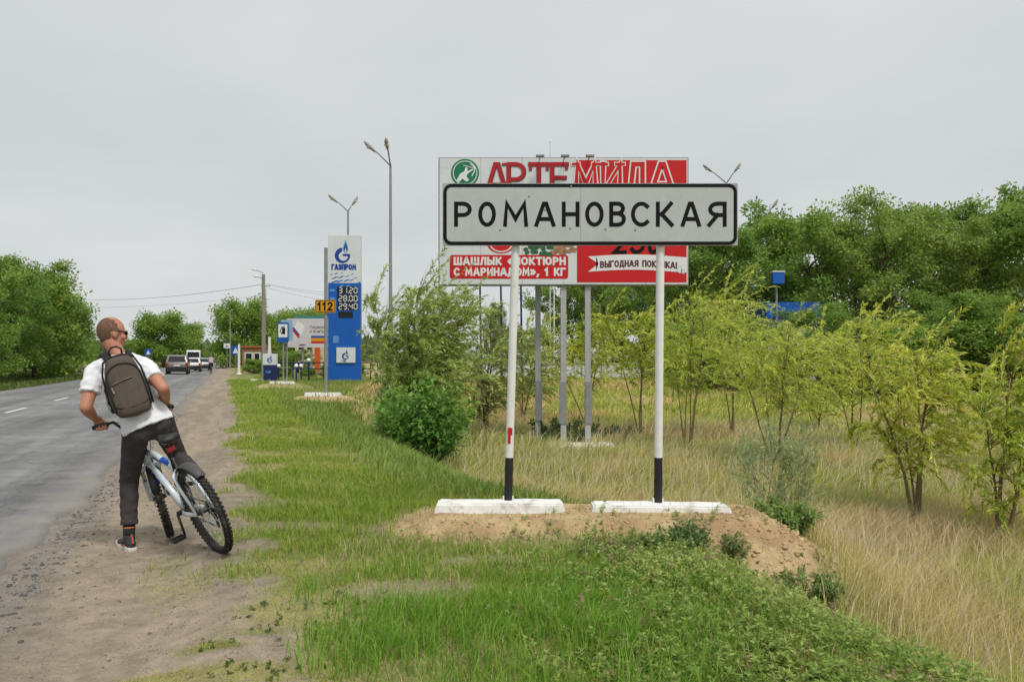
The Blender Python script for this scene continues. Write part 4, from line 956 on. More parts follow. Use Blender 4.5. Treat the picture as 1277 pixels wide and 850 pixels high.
x0, z0, x1, z1 = fr(719.5, 200, 856, 352); flat([(x0, z0), (x1, z0), (x1, z1), (x0, z1)], -.020).build("red_field", BRED, bb)
# emblem: green roundel with an archer
cc = bl(580, 216); R0 = 17.5 / F * BY
flat(arc(cc.x, cc.z, R0, R0, 0, 360, 40)[:-1], -.019).build("emblem", GREEN, bb); emb = bb.children[-1]
mb = MB(); ribbon(mb, arc(cc.x, cc.z, R0 * .84, R0 * .84, 0, 360, 40), R0 * .03, -.024, .003)
u = R0
mb2 = [(-.62, -.55), (-.35, -.05), (-.05, .12), (.02, .38), (.12, .42), (.2, .3), (.16, .12), (.55, .3), (.58, .22), (.2, -.05), (.1, -.25), (.3, -.5), (.1, -.62), (-.2, -.4), (-.4, -.65)]
mb.add([(cc.x + p[0] * u, -.0245, cc.z + p[1] * u) for p in mb2], [tuple(range(len(mb2)))])
ribbon(mb, [(cc.x + u * .42, cc.z + u * .62), (cc.x + u * .66, cc.z + u * .42), (cc.x + u * .66, cc.z + u * .1), (cc.x + u * .50, cc.z - u * .2)], u * .04, -.0255, .003)
ribbon(mb, [(cc.x - u * .1, cc.z + u * .55), (cc.x + u * .75, cc.z + u * .3)], u * .025, -.0262, .003)
mb.build("archer", INKW, bb)
# headline: outlined serif capitals, the lower half is behind the nearer sign
head = "АРТЕМИДА"; hx = [607, 634, 661, 688, 718, 752, 783, 812]; hwid = [24, 19, 21, 18, 25, 21, 22, 27]
for i, ch in enumerate(head):
    p = bl(hx[i], 240); hgt_ = bl(0, 205).z - p.z; w, strokes = GL[ch]; xs_ = hwid[i] / F * BY
    serif = {'А': [[(.1, 0), (.0, 0)]], 'Р': [[(-.18, 1), (.1, 1)], [(-.15, 0), (.15, 0)]], 'Т': [[(0, .82), (0, 1)], [(.58, .82), (.58, 1)]], 'Е': [[(-.14, 1), (.1, 1)], [(.5, .84), (.5, 1)]], 'М': [[(-.1, 1), (.1, 1)], [(.64, 1), (.84, 1)]], 'И': [[(-.12, 1), (.12, 1)], [(.44, 1), (.68, 1)]], 'Д': []}.get(ch, [])
    red_part = hx[i] > 700
    for (mm, hw, yy, ox) in ((INKW, .078, -.026, 0), (DARK, .050, -.030, .016), (BRED2 if not red_part else BRED, .046, -.034, 0)):
        if mm is INKW and not red_part: continue
        if mm is DARK and red_part: continue
        if red_part: hw *= 1.12
        mb = MB()
        for k, st in enumerate(strokes + serif): ribbon(mb, [(p.x + ox + q[0] / w * xs_, p.z - ox * .5 + q[1] * hgt_) for q in st], hw * (.6 if k >= len(strokes) else 1), yy - .0006 * k, .002)
        mb.build("headline_letter", mm, bb)
x0, z0, x1, z1 = fr(561, 318, 708.5, 347.5); flat(rrect(x0, z0, x1, z1, .06), -.020).build("red_caption", BRED, bb); cap_ = bb.children[-1]
mb = MB(); h_ = 9.2 / F * BY; W_ = bl(704, 0).x - bl(567, 0).x
for (txt, yb, x0p, x1p) in (("ШАШЛЫК «НОКТЮРН", 330.6, 566, 705), ("С МАРИНАДОМ», 1 КГ", 344.0, 566, 705)):
    p = bl(x0p, yb); tw = text_w(txt, h_, .34); xs_ = ((bl(x1p, 0).x - p.x)) / tw
    letters(txt, p.x + .02, p.z + .02, h_ * .86, .024, -.0245, INKW, bb, gap=.34 * xs_ / .86 * 1.0, xs=xs_ / .86 * .98)

# ribbon with a swallow tail
def wav(x): return .05 * math.sin((x - bl(733, 0).x) * 1.5) + .02
top = []; bot = []
for k in range(13):
    xx = bl(733, 0).x + (bl(856, 0).x - bl(733, 0).x) * k / 12; w0 = wav(xx)
    top.append((xx, bl(0, 321).z + w0)); bot.append((xx, bl(0, 340).z + w0))
notch = (bl(746, 0).x, bl(0, 331).z + wav(bl(746, 0).x))
mb = MB()
n_ = len(top); vs_ = [(p[0], -.0245, p[1]) for p in top] + [(p[0], -.0245, p[1]) for p in bot] + [(notch[0], -.0245, notch[1])]
fs_ = [(0, 2 * n_, 1), (2 * n_, n_, n_ + 1), (1, 2 * n_, n_ + 1)] + [(i, i + n_, i + 1 + n_, i + 1) for i in range(1, n_ - 1)]
mb.add(vs_, fs_); mb.build("white_ribbon", INKW, bb)
mb = MB(); p = bl(749, 335.5); txt = "ВЫГОДНАЯ ПОКУПКА!"; h_ = 7.4 / F * BY
letters(txt, p.x, p.z, h_ * .9, .018, -.027, DARK, bb, gap=.32, xs=(bl(842, 0).x - p.x) / text_w(txt, h_ * .9, .32), wave=wav)
mb = MB(); p = bl(766, 314.5); put_text(mb, "230", p.x, p.z, .50, .045, -.026, gap=.3, xs=1.0, shear=.25); mb.build("price", BLACK, bb)
cc = bl(625, 303); flat(arc(cc.x, cc.z, .34, .25, 0, 360, 30)[:-1], -.020).build("red_oval", BRED, bb)
mb = MB(); ribbon(mb, arc(cc.x, cc.z - .02, .26, .19, 200, 340, 12), .014, -.0245, .002); mb.build("oval_rule", INKW, bb)
rnd = random.Random(3); mb = MB(); mb3 = MB()
for k in range(46):
    q = bl(rnd.uniform(655, 690), rnd.uniform(300, 318)); s_ = rnd.uniform(.03, .09); a_ = rnd.uniform(0, 6.28)
    mb.add([(q.x + s_ * math.cos(a_ + j), -.021 - k * .0001, q.z + s_ * .8 * math.sin(a_ + j)) for j in (0, 1.3, 2.6, 3.9, 5.1)], [(0, 1, 2, 3, 4)])
for k in range(26):
    q = bl(rnd.uniform(690, 717), rnd.uniform(300, 316)); s_ = rnd.uniform(.05, .12); a_ = rnd.uniform(0, 6.28)
    mb3.add([(q.x + s_ * math.cos(a_ + j), -.021 - k * .0001, q.z + s_ * .5 * math.sin(a_ + j)) for j in (0, 1.3, 2.6, 3.9, 5.1)], [(0, 1, 2, 3, 4)])
mb.build("printed_herbs", mat("print_herb", (.03, .12, .05), rough=.5, nscale=9, namt=.5), bb)
mb3.build("printed_meat", mat("print_meat", (.32, .17, .09), rough=.5, nscale=9, namt=.5), bb)
q = bl(850, 336); mb = MB(); ribbon(mb, arc(q.x - .05, q.z, .05, .08, 0, 360, 12), .012, -.027, .002); ribbon(mb, arc(q.x + .03, q.z - .05, .04, .05, 0, 360, 12), .01, -.027, .002); mb.build("ribbon_mark", mat("pale_print", (.52, .58, .60), rough=.5, nscale=5, namt=.05), bb)
for k, (px_, yb) in enumerate(((673, 547), (703.5, 560), (734, 560))):
    t_ = bl(px_, 340); f_ = bl(px_ - .5, yb); f_.z = Hs(bb.location.x + f_.x, BY) - bb.location.z - .1
    y_ = .12 if k else .9
    mb = MB(); hh = t_.z - f_.z
    for (dx, wx, wy) in ((0, .135, .03),): 
        mb.box((f_.x, y_ - .05, f_.z + hh / 2), (wx, .012, hh)); mb.box((f_.x, y_ + .05, f_.z + hh / 2), (wx, .012, hh)); mb.box((f_.x, y_, f_.z + hh / 2), (.012, .0878, hh))
    mb.build("post", mat("pale_steel", (.40, .41, .41), rough=.6, metal=.2, nscale=6, namt=.15, dirt=((.24, .22, .19), 3, .55, .75)), bb)
    MB().box((f_.x + (.02 if k != 1 else -.02), y_ - .07, f_.z + .9 + .35), (.17, .03, 1.0)).build("splice_plate", STEEL, bb)
    MB().tube([(t_.x, -.02, c1.z - .02), (t_.x, -.30, c1.z - .04)], .014, n=6).build("lamp_arm", STEEL, bb)
    MB().box((t_.x, -.34, c1.z - .03), (.2, .1, .05), bev=.01).build("floodlight", STEEL, bb)
x_ = P(700, 0, 17.8).x; slab(P(682, 0, 17.9).x, P(768, 0, 17.9).x, 17.6, Hs(x_, 17.8) - .02, .9, .22, "weathered white concrete slab at the foot of the billboard posts", seed=5, tilt=-.01)

# ------------------------------------------------------------------ small road signs on slabs
YELO = mat("yellow_plate", (.62, .28, .015), rough=.45, nscale=9, namt=.06)
BLUE = mat("sign_blue", (.012, .085, .33), rough=.45, nscale=5, namt=.06)
def post_slab(px_, py_, Y, wpx, label, seed):
    q = P(px_, py_, Y); L = wpx / F * Y; z = Hs(q.x, Y); return slab(q.x - L / 2, q.x + L / 2, Y - .15, z, .3, .13, label, seed=seed)
Y = 25.0; post_slab(403, 490, Y, 45, "white concrete slab under the yellow numbered road sign", 7)
q = P(406.5, 490, Y); rsg = empty("road_sign", (q.x, Y, Hs(q.x, Y) + .1), label="yellow plate reading 112 on a tall grey post", cat="sign")
top = P(0, 309, Y).z - rsg.location.z
MB().tube([(0, 0, -.1), (0, 0, top)], .058, n=14).build("post", STEEL, rsg, smooth=True, ang=40)
pc = P(407, 382, Y); dz = pc.z - rsg.location.z; w_, h_ = 25.5 / F * Y, 16 / F * Y
MB().prism(rrect(-w_ / 2, dz - h_ / 2, w_ / 2, dz + h_ / 2, .04), -.085, -.07).build("plate", YELO, rsg)
mb = MB(); pl = rrect(-w_ / 2 + .025, dz - h_ / 2 + .025, w_ / 2 - .025, dz + h_ / 2 - .025, .03); ribbon(mb, pl + [pl[0]], .009, -.088, .002); mb.build("border", BLACK, rsg)
mb = MB(); put_text(mb, "112", -.235, dz - .115, .23, .028, -.0885, gap=.42); mb.build("number", BLACK, rsg)
Y = 36.0; post_slab(352, 475, Y, 31, "white concrete slab under the blue filling-station road sign", 8)
q = P(354, 475, Y); fs2 = empty("road_sign", (q.x, Y, Hs(q.x, Y) + .1), label="blue filling-station road sign with a black pump symbol on grey posts", cat="sign")
zc = P(0, 414, Y).z - fs2.location.z; w_, h_ = 13 / F * Y, 26 / F * Y
for dx in (-.04, .09): MB().tube([(dx, .05 if dx < 0 else .2, -.1), (dx, .05 if dx < 0 else .2, zc + .3)], .038, n=10).build("post", STEEL, fs2, smooth=True, ang=40)
MB().prism(rrect(-w_ / 2 + .13 - .05, zc - h_ / 2 + .08, w_ / 2 + .13, zc + h_ / 2 + .1, .05), .10, .125).build("rear_plate", mat("pale_blue", (.24, .42, .58), rough=.5, nscale=4, namt=.06), fs2)
MB().prism(rrect(-w_ / 2 - .06, zc - h_ / 2, w_ / 2 - .02, zc + h_ / 2 - .03, .05), -.03, -.01).build("plate", BLUE, fs2)
MB().prism(rrect(-w_ / 2 - .005, zc - h_ / 2 + .25, w_ / 2 - .07, zc + h_ / 2 - .12, .02), -.035, -.031).build("white_square", INKW, fs2)
mb = MB(); mb.box((.0, -.04, zc + .06), (.14, .006, .3)); ribbon(mb, [(-.08, zc - .08), (-.15, zc + .05), (-.1, zc + .22), (.02, zc + .27)], .018, -.0425, .003); mb.build("pump_symbol", BLACK, fs2)
Y = 47.0; post_slab(322, 468, Y, 19, "short white concrete slab by the kiosk at the far end of the verge", 9)
# ------------------------------------------------------------------ filling station forecourt, far signs, poles
GZB = mat("price_board_blue", (.008, .10, .42), rough=.4, nscale=1.5, namt=.08)
GZW = mat("price_board_white", (.60, .635, .65), rough=.4, nscale=1.5, namt=.05)
NAVY = mat("navy_paint", (.012, .022, .09), rough=.5, nscale=4, namt=.1)
LOGOB = mat("emblem_blue", (.010, .055, .27), rough=.5, nscale=4, namt=.05)
LBLUE = mat("emblem_light_blue", (.10, .27, .55), rough=.5, nscale=4, namt=.05)
DIGW = mat("digit_white", (.80, .82, .82), rough=.5, nscale=4, namt=.03)
DBLK = mat("display_black", (.012, .014, .02), rough=.3, nscale=4, namt=.1)
def emblem(parent, cx, cz, u, y, ):
    """blue g-shaped ring with a flame above"""
    mb = MB(); outer = arc(cx, cz, u, u, 88, 368, 30); k = len(outer); inner = arc(cx + .12 * u, cz - .08 * u, .60 * u, .60 * u, 108, 372, k - 1)
    mb.add([(p[0], y, p[1]) for p in outer] + [(p[0], y, p[1]) for p in inner], [(i, i + 1, i + 1 + k, i + k) for i in range(k - 1)])
    mb.box((cx + .52 * u, y - .002, cz + .06 * u), (.92 * u, .004, .28 * u)); mb.build("emblem_ring", LOGOB, parent)
    def leafp(fx, fz, w, h): return [(fx, fz + h)] + [(fx + w * s_, fz + h * q) for q, s_ in ((.75, .45), (.5, .85), (.28, 1), (.1, .6))] + [(fx, fz)] + [(fx - w * s_, fz + h * q) for q, s_ in ((.1, .6), (.28, 1), (.5, .85), (.75, .45))]
    fx, fz = cx + .42 * u, cz + .30 * u
    for (m, sc, yy) in ((LBLUE, 1.0, -.004), (LOGOB, .72, -.008), (GZW, .36, -.012)):
        p = leafp(fx, fz + (.05 * u if sc < 1 else 0), .34 * u * sc, 1.75 * u * sc); MB().add([(q[0], y + yy, q[1]) for q in p], [tuple(range(len(p)))]).build("emblem_flame", m, parent)
Y = 46.0; q = P(429, 473, Y); st_ = empty("price_board", (q.x, Y, Hs(q.x, Y)), label="tall blue and white fuel price board with gas emblem and white price digits", cat="sign")
def sp(x, y): p = P(x, y, Y); return p.x - st_.location.x, p.z - st_.location.z
(x0, zt), (x1, zb), (_, zm) = sp(409, 293), sp(449.5, 473), sp(0, 353)
MB().box(((x0 + x1) / 2, .2, (zb + zm) / 2 - .2), (x1 - x0, .4, zm - zb + .4), bev=.03).build("blue_body", GZB, st_)
MB().box(((x0 + x1) / 2, .2, (zt + zm) / 2), (x1 - x0, .396, zt - zm), bev=.02).build("white_head", GZW, st_)
emblem(st_, sp(427, 0)[0], sp(0, 318.5)[1], 9.6 / F * Y, -.006)
mb = MB(); p = sp(413.5, 336.3); h_ = 6.4 / F * Y; txt = "ГАЗПРОМ"; put_text(mb, txt, p[0] + .03, p[1] + .03, h_ * .88, .045, -.008, gap=.33, xs=(sp(441, 0)[0] - p[0]) / text_w(txt, h_ * .88, .33) * .97); mb.build("lettering", LOGOB, st_)
mb = MB(); mw = MB()
def fleck(m_, x, y, s_, k): p = sp(x, y); m_.add([(p[0], -.008 - k * .0003, p[1]), (p[0] + s_, -.008 - k * .0003, p[1] + s_ * .42), (p[0] + s_ * 1.5, -.008 - k * .0003, p[1] + s_ * .42), (p[0] + s_ * .5, -.008 - k * .0003, p[1])], [(3, 2, 1, 0)])
for k, (x, y, s_) in enumerate(((411, 343, .16), (416, 342, .2), (424, 341, .14), (413, 347.5, .3), (421, 346.5, .3), (430, 345, .2), (437, 342.5, .14), (412, 352.5, .34), (419, 351.8, .3), (427, 351, .3), (435, 350, .22), (441, 347, .16))): fleck(mb, x, y, s_, k)
for k, (x, y, s_) in enumerate(((424, 357, .16), (431, 357.5, .18), (438, 356.5, .16), (444, 356, .1))): fleck(mw, x, y, s_, k)
mb.build("blue_flecks", GZB, st_); mw.build("white_flecks", GZW, st_)
pa, pb = sp(449.4, 352), sp(430, 358); MB().add([(pa[0], -.009, pa[1] + .05), (pb[0], -.009, pb[1] - .1), (pa[0], -.009, pb[1] - .25)], [(0, 1, 2)]).build("blue_sweep", GZB, st_)
for (txt, yc) in (("31.20", 362), ("28.00", 372), ("29.40", 382)):
    (a0, b0), (a1, b1) = sp(420.5, yc + 4.6), sp(446, yc - 4.6)
    MB().box(((a0 + a1) / 2, -.01, (b0 + b1) / 2), (a1 - a0, .03, b1 - b0)).build("display", DBLK, st_)
    mb = MB(); z0 = sp(0, yc + 3.4)[1]; h_ = 6.8 / F * Y; seg_text(txt, sp(422.8, 0)[0], z0, h_, .024, -.031, DIGW, st_)
    p = sp(414.5, yc); MB().box((p[0], -.008, p[1]), (.3, .02, .14)).build("fuel_mark", LBLUE, st_)
(a0, b0), (a1, b1) = sp(422, 396), sp(440, 388.5); MB().box(((a0 + a1) / 2, -.01, (b0 + b1) / 2), (a1 - a0, .03, b1 - b0)).build("blank_display", DBLK, st_)
p = sp(419, 423); MB().box((p[0], -.008, p[1]), (.34, .02, .42)).build("service_mark", LBLUE, st_)
(a0, b0), (a1, b1) = sp(420, 452), sp(443.5, 433); MB().box(((a0 + a1) / 2, -.06, (b0 + b1) / 2), (a1 - a0, .06, b1 - b0)).build("white_panel", GZW, st_); emblem(st_, sp(431, 0)[0], sp(0, 444)[1], 4.2 / F * Y, -.096)
mb = MB(); p = sp(427, 451); put_text(mb, "ГАЗ", p[0], p[1], .1, .016, -.095); mb.build("panel_lettering", LOGOB, st_)
# small cabinet with the emblem
Y = 44.0; q = P(336, 470, Y); cb = empty("sign_cabinet", (q.x, Y, Hs(q.x, Y)), label="small white and blue sign cabinet with gas emblem by the verge", cat="sign")
w_ = 17 / F * Y; z1 = P(0, 441, Y).z - cb.location.z; zm = P(0, 455, Y).z - cb.location.z
MB().box((0, .15, (z1 + zm) / 2), (w_, .3, z1 - zm), bev=.02).build("white_panel", GZW, cb); MB().box((0, .15, zm / 2 - .1), (w_ * .92, .29, zm + .2 - .01), bev=.02).build("blue_base", NAVY, cb)
emblem(cb, .02, (z1 + zm) / 2 - .05, .15, -.006)
mb = MB(); put_text(mb, "ГАЗ", -.2, zm * .55, .12, .016, -.004); mb.build("base_lettering", LBLUE, cb)
# street lamps
LAMP = mat("lamp_head", (.30, .29, .27), rough=.4, nscale=6, namt=.1); GLASS = mat("lamp_glass", (.66, .62, .55), rough=.15, spec=.6)
def lamp(px_, Y, ysplit, heads, label, thick=None):
    x, y, z = base_at(px_, Y); o = empty("street_lamp", (x, y, z), label=label, cat="street lamp", group="double-headed street lamps")
    zs = P(0, ysplit, Y).z - z
    MB().tube([(0, 0, -.1), (0, 0, zs * .32)], [.13, .125], n=10).build("lower_pole", STEEL, o, smooth=True, ang=40)
    MB().tube([(0, 0, zs * .32), (0, 0, zs)], [.085, .055], n=10).build("pole", STEEL, o, smooth=True, ang=40)
    for (hx_, hy_, dep) in heads:
        p = P(hx_, hy_, Y); e = Vector((p.x - x, dep, p.z - z)); s0 = Vector((0, 0, zs - .03)); d = (e - s0).normalized()
        MB().tube([s0, s0.lerp(e, .75) + Vector((0, 0, .05)), e], .035, n=6).build("arm", STEEL, o, smooth=True)
        hd = MB().tube([e - d * .1, e + d * .1, e + d * .45, e + d * .62], [(.05, .04), (.12, .08), (.15, .09), (.05, .03)], n=10, flat=(0, 1, 0)).build("lamp_head", LAMP, o, smooth=True)
        MB().ball(e + d * .3 + Vector((0, 0, -.07)), (.13, .11, .07)).build("lamp_glass", GLASS, hd, smooth=True)
    return o
lamp(487, 36, 206, [(466, 187.5, 0), (487.5, 192, -1.0)], "tall double street lamp rising behind the big willow bush")
lamp(434, 47, 263, [(419, 251, 0), (439, 253, .3)], "double street lamp behind the tall fuel price board")
lamp(906, 50, 228, [(886, 213, 0), (917, 213, 0)], "double street lamp showing its heads above the sign's right end")
lamp(957, 52, 268, [(948, 260, 0), (964, 258, 0)], "double street lamp half hidden among the tall trees")
# utility pole with two lamps and wires
CONC = mat("weathered_pole", (.25, .23, .20), rough=.9, nscale=7, namt=.18, bump=.2, bscale=30)
Y = 58.0; x, y, z = base_at(328.5, Y); up_ = empty("utility_pole", (x, y, z), label="grey utility pole with two small lamps left of the road signs", cat="utility pole")
zt = P(0, 342, Y).z - z
MB().tube([(0, 0, -.2), (0, 0, zt)], [.17, .12], n=10).build("pole", CONC, up_, smooth=True, ang=40)
MB().tube([(.12, .1, zt * .2), (.16, .1, zt * .86)], .025, n=5).build("conduit", STEEL, up_)
for (hx_, hy_) in ((319, 336.5), (321, 345)):
    p = P(hx_, hy_, Y); e = Vector((p.x - x, 0, p.z - z)); s0 = Vector((0, 0, e.z - .25 if hy_ < 340 else e.z - .15)); MB().tube([s0, e], .03, n=5).build("lamp_arm", STEEL, up_)
    MB().tube([e + Vector((.1, 0, -.02)), e - Vector((.15, 0, -.04)), e - Vector((.34, 0, -.1))], [(.05, .05), (.11, .07), (.04, .03)], n=8).build("lamp_head", GLASS, up_, smooth=True)
MB().box((.18, 0, zt - .9), (.7, .06, .06)).build("crossarm", CONC, up_)
for k in range(3): MB().tube([(-.1 + .28 * k, 0, zt - .88), (-.1 + .28 * k, 0, zt - .7)], [.035, .025], n=6).build("insulator", GLASS, up_)
WIRE = mat("wire", (.10, .105, .11), rough=.6, nscale=3, namt=.05)
def wire(a, b, sag, label, r=.012):
    a, b = Vector(a), Vector(b); pts = [a.lerp(b, i / 16) - Vector((0, 0, sag * 4 * (i / 16) * (1 - i / 16))) for i in range(17)]
    o = MB().tube(pts, r, n=4, cap=False).build("overhead_wire", WIRE); tag(o, label, "wire", "overhead wires"); return o
tp_ = Vector((x, y, z + zt))
wire(P(90, 373, 80), tp_ + Vector((0, 0, -.75)), .45, "overhead wire running left from the utility pole, upper strand", .016)
wire(P(90, 383, 80), tp_ + Vector((0, 0, -1.6)), .3, "faint overhead wire running left from the utility pole, lower strand", .009)
for i, (yy, z2) in enumerate(((367, -.7), (372, -.75), (381, -1.0))): wire(tp_ + Vector((.18, 0, z2)), P(470, yy, 62), .25, "overhead wire running right from the utility pole, %s strand" % ("top", "middle", "bottom")[i], .010)
# thin poles
def thin_pole(px_, Y, ytop, r, label, m, name="thin_pole", lean=0.0, cat="pole", group=None, finial=True):
    x, y, z = base_at(px_, Y); h = P(0, ytop, Y).z - z; o = empty(name, (x, y, z), label=label, cat=cat, group=group)
    MB().tube([(0, 0, -.1), (lean * h, 0, h)], [r, r * .7], n=8).build("shaft", m, o, smooth=True, ang=50)
    MB().tube([(0, 0, 0), (0, 0, .12)], [r * 1.8, r * 1.5], n=8).build("base_collar", m, o)
    if finial: MB().ball((lean * h, 0, h), r * 1.3, nu=8, nv=6).build("cap", m, o, smooth=True)
    return o
for i, px_ in enumerate((600, 626, 651)): thin_pole(px_, 52, 240, .075, "dark blue flagpole under the billboard, %s of three" % ("left", "middle", "right")[i], NAVY, "flagpole", lean=-.012, group="dark blue flagpoles")
thin_pole(686, 64, 177, .05, "thin pale mast rising above the billboard", GZW, "mast")
thin_pole(691, 60, 352, .06, "white pole between the left and middle billboard posts", WHITE)
thin_pole(748, 60, 380, .05, "thin grey pole right of the third billboard post", STEEL)
thin_pole(108, 74, 405, .07, "thin pale pole on the far roadside beside the cyclist's head", CONC)
thin_pole(287, 92, 388, .09, "slim concrete pole right of the distant traffic", CONC)
thin_pole(298, 66, 429, .13, "short thick white post on the verge by the kiosk", WHITE, "marker_post", finial=False)
thin_pole(336, 62, 420, .16, "white column just behind the utility pole", WHITE, "column", finial=False)
thin_pole(256, 150, 425, .12, "distant grey pole above the traffic", CONC)
# rail fence with white globe bollards
fy = 48.5; fa, fb = P(346, 0, fy).x, P(462, 0, fy).x
fo = empty("rail_fence", ((fa + fb) / 2, fy, 0.0), label="dark blue two-rail fence along the filling station", cat="fence")
zr = [P(0, 452, fy).z, P(0, 459.5, fy).z]
for zz in zr: MB().tube([((fa - fb) / 2, 0, zz), ((fb - fa) / 2, 0, zz)], .035, n=6).build("rail", NAVY, fo)
for k in range(7): xx = (fa - fb) / 2 + (fb - fa) * k / 6; MB().tube([(xx, 0, Hs(fa + xx, fy) - .1), (xx, 0, zr[0] + .06)], .04, n=6).build("fence_post", NAVY, fo)
for i, (px_, py_) in enumerate(((337, 455.5), (347.5, 456), (369.5, 456), (375.5, 456), (385, 449), (416, 455.5), (694, 446))):
    Yb = 46.5; x, y, z = base_at(px_, Yb); o = empty("globe_bollard", (x, y, z), label="white globe-topped bollard by the filling station, %s from the left" % ordn[i], cat="bollard", group="globe-topped bollards")
    zc = P(0, py_, Yb).z - z; MB().tube([(0, 0, -.1), (0, 0, zc)], .05, n=8).build("stem", NAVY, o); MB().ball((0, 0, zc), .12).build("globe", DIGW, o, smooth=True)
# far roadside billboard
FONTS = []
Y = 62.0; q = P(383, 470, Y); b2 = empty("billboard", (q.x, Y, Hs(q.x, Y)), label="small white roadside billboard with a ribbon map beyond the yellow sign", cat="billboard")
def sp2(x, y): p = P(x, y, Y); return p.x - b2.location.x, p.z - b2.location.z
(x0, zb), (x1, zt) = sp2(358, 433), sp2(413, 397); PALE = mat("billboard_pale", (.56, .53, .56), rough=.5, nscale=1, namt=.05)
MB().box(((x0 + x1) / 2, .1, (zb + zt) / 2), (x1 - x0, .2, zt - zb)).build("panel", PALE, b2)
for px_ in (376.5, 387): xx = sp2(px_, 0)[0]; MB().tube([(xx, .25, -.2), (xx, .25, zb + .5)], .10, n=8).build("post", CONC, b2)
MB().add([(*[sp2(371, 400)[0]], -.006, sp2(0, 400)[1]), (sp2(380, 0)[0], -.006, sp2(0, 406)[1]), (sp2(376, 0)[0], -.006, sp2(0, 418)[1]), (sp2(365, 0)[0], -.006, sp2(0, 411)[1])], [(0, 3, 2, 1)]).build("map_shape", mat("map_white", (.72, .72, .73), rough=.5, nscale=2, namt=.03), b2)
for (m, za) in ((BLUE, 409), (BRED, 412)):
    mb = MB(); ribbon(mb, [(sp2(361, 0)[0], sp2(0, za)[1]), (sp2(366, 0)[0], sp2(0, za)[1]), (sp2(372.5, 0)[0], sp2(0, za + 8)[1])], .075, -.008 - (.002 if m is BRED else 0), .003); mb.build("tricolour_ribbon", m, b2)
for (m, ya, yb_) in ((BLUE, 418.5, 421.2), (YELO, 421.2, 425.5), (BRED, 425.5, 428)):
    p0, p1 = sp2(388, yb_), sp2(411, ya); MB().box(((p0[0] + p1[0]) / 2, -.006, (p0[1] + p1[1]) / 2), (p1[0] - p0[0], .008, p1[1] - p0[1] - .004)).build("stripe", m, b2)
for (txt, yy) in (("Перемены", 409.5), ("и контроль", 414.5)):
    cu = bpy.data.curves.new("slogan", 'FONT'); cu.body = txt; cu.size = .34; ob = link(bpy.data.objects.new("slogan", cu), b2); p = sp2(386, yy); ob.location = (p[0], -.012, p[1]); ob.rotation_euler = (math.pi / 2, 0, 0); cu.materials.append(mat("grey_print", (.12, .11, .13), rough=.6, nscale=2, namt=.05)); cu.extrude = .002; cu.resolution_u = 2; FONTS.append(ob)
p = sp2(377, 430); MB().box((p[0], -.006, p[1]), (.5, .008, .12)).build("small_print", mat("grey_print", (.12, .11, .13)), b2)
# orange pillar, teal-roofed shop, kiosk, station buildings
ORNG = mat("orange_paint", (.55, .10, .02), rough=.5, nscale=3, namt=.08); TEAL = mat("teal_roof", (.05, .20, .18), rough=.5, nscale=2, namt=.1); CREAM = mat("cream_wall", (.50, .43, .34), rough=.8, nscale=2, namt=.1)
DGLS = mat("dark_window", (.02, .025, .03), rough=.08, spec=.6)
x, y, z = base_at(396, 66.0); o = empty("orange_pillar", (x, y, z), label="slim orange pillar under the small billboard", cat="pillar"); MB().box((0, 0, 1.3), (.42, .42, 2.9), bev=.02).build("shaft", ORNG, o); MB().box((0, 0, .15), (.6, .6, .3)).build("plinth", CONC, o)
def building(name, px0, px1, Y, ytop, depth, wallm, roofm, label, rooft=.3, over=.3, wins=(), trim=None, zoff=0.0):
    xa, xb = P(px0, 0, Y).x, P(px1, 0, Y).x; xc = (xa + xb) / 2; z = Hs(xc, Y) + zoff; o = empty(name, (xc, Y, z), label=label, cat="building"); w = xb - xa; h = P(0, ytop, Y).z - z - rooft
    MB().box((0, depth / 2, h / 2 - .2), (w, depth, h + .4)).build("wall", wallm, o)
    MB().box((0, depth / 2 - .05, h + rooft / 2), (w + over, depth + over, rooft)).build("roof", roofm, o)
    for (u0, u1, v0, v1) in wins:
        wv = MB().box((w * ((u0 + u1) / 2 - .5), -.02, h * (v0 + v1) / 2), (w * (u1 - u0), .06, h * (v1 - v0))).build("window", WHITE, o)
        MB().box((w * ((u0 + u1) / 2 - .5), -.055, h * (v0 + v1) / 2), (w * (u1 - u0) - .14, .03, h * (v1 - v0) - .14)).build("pane", DGLS, wv)
    if trim:
        for sx in (-1, 1): MB().box((sx * w / 2, -.03, h / 2), (.14, .1, h)).build("corner_trim", trim, o)
        MB().box((0, -.04, h * .93), (w - .15, .1, .2)).build("fascia", trim, o)
    return o
RUST = mat("rusty_orange", (.34, .12, .05), rough=.7, nscale=3, namt=.15)
building("kiosk", 303, 327, 72.0, 431, 3.0, CREAM, RUST, "small cream kiosk with orange trim at the end of the shoulder", rooft=.18, wins=((.12, .5, .35, .8), (.58, .9, .05, .8)), trim=RUST)
building("shop", 368, 404, 88.0, 393.5, 6.0, CREAM, TEAL, "shop with a teal roof edge behind the small billboard", rooft=.5, wins=((.1, .3, .4, .75), (.4, .6, .4, .75), (.7, .9, .4, .75)))
building("station_shop", 958, 1019, 41.0, 377, 4.0, GZW, GZB, "blue-roofed filling station building glimpsed between the tall trees", rooft=.85, wins=((.1, .3, .2, .7), (.4, .6, .2, .7), (.7, .9, .2, .7)))
cn = empty("station_canopy", (P(870, 0, 72).x, 72.0, Hs(P(870, 0, 72).x, 72)), label="filling station canopy with grey fascia half hidden by the willows", cat="canopy")
zc0 = P(0, 357, 72).z - cn.location.z; wc = P(985, 0, 72).x - P(738, 0, 72).x
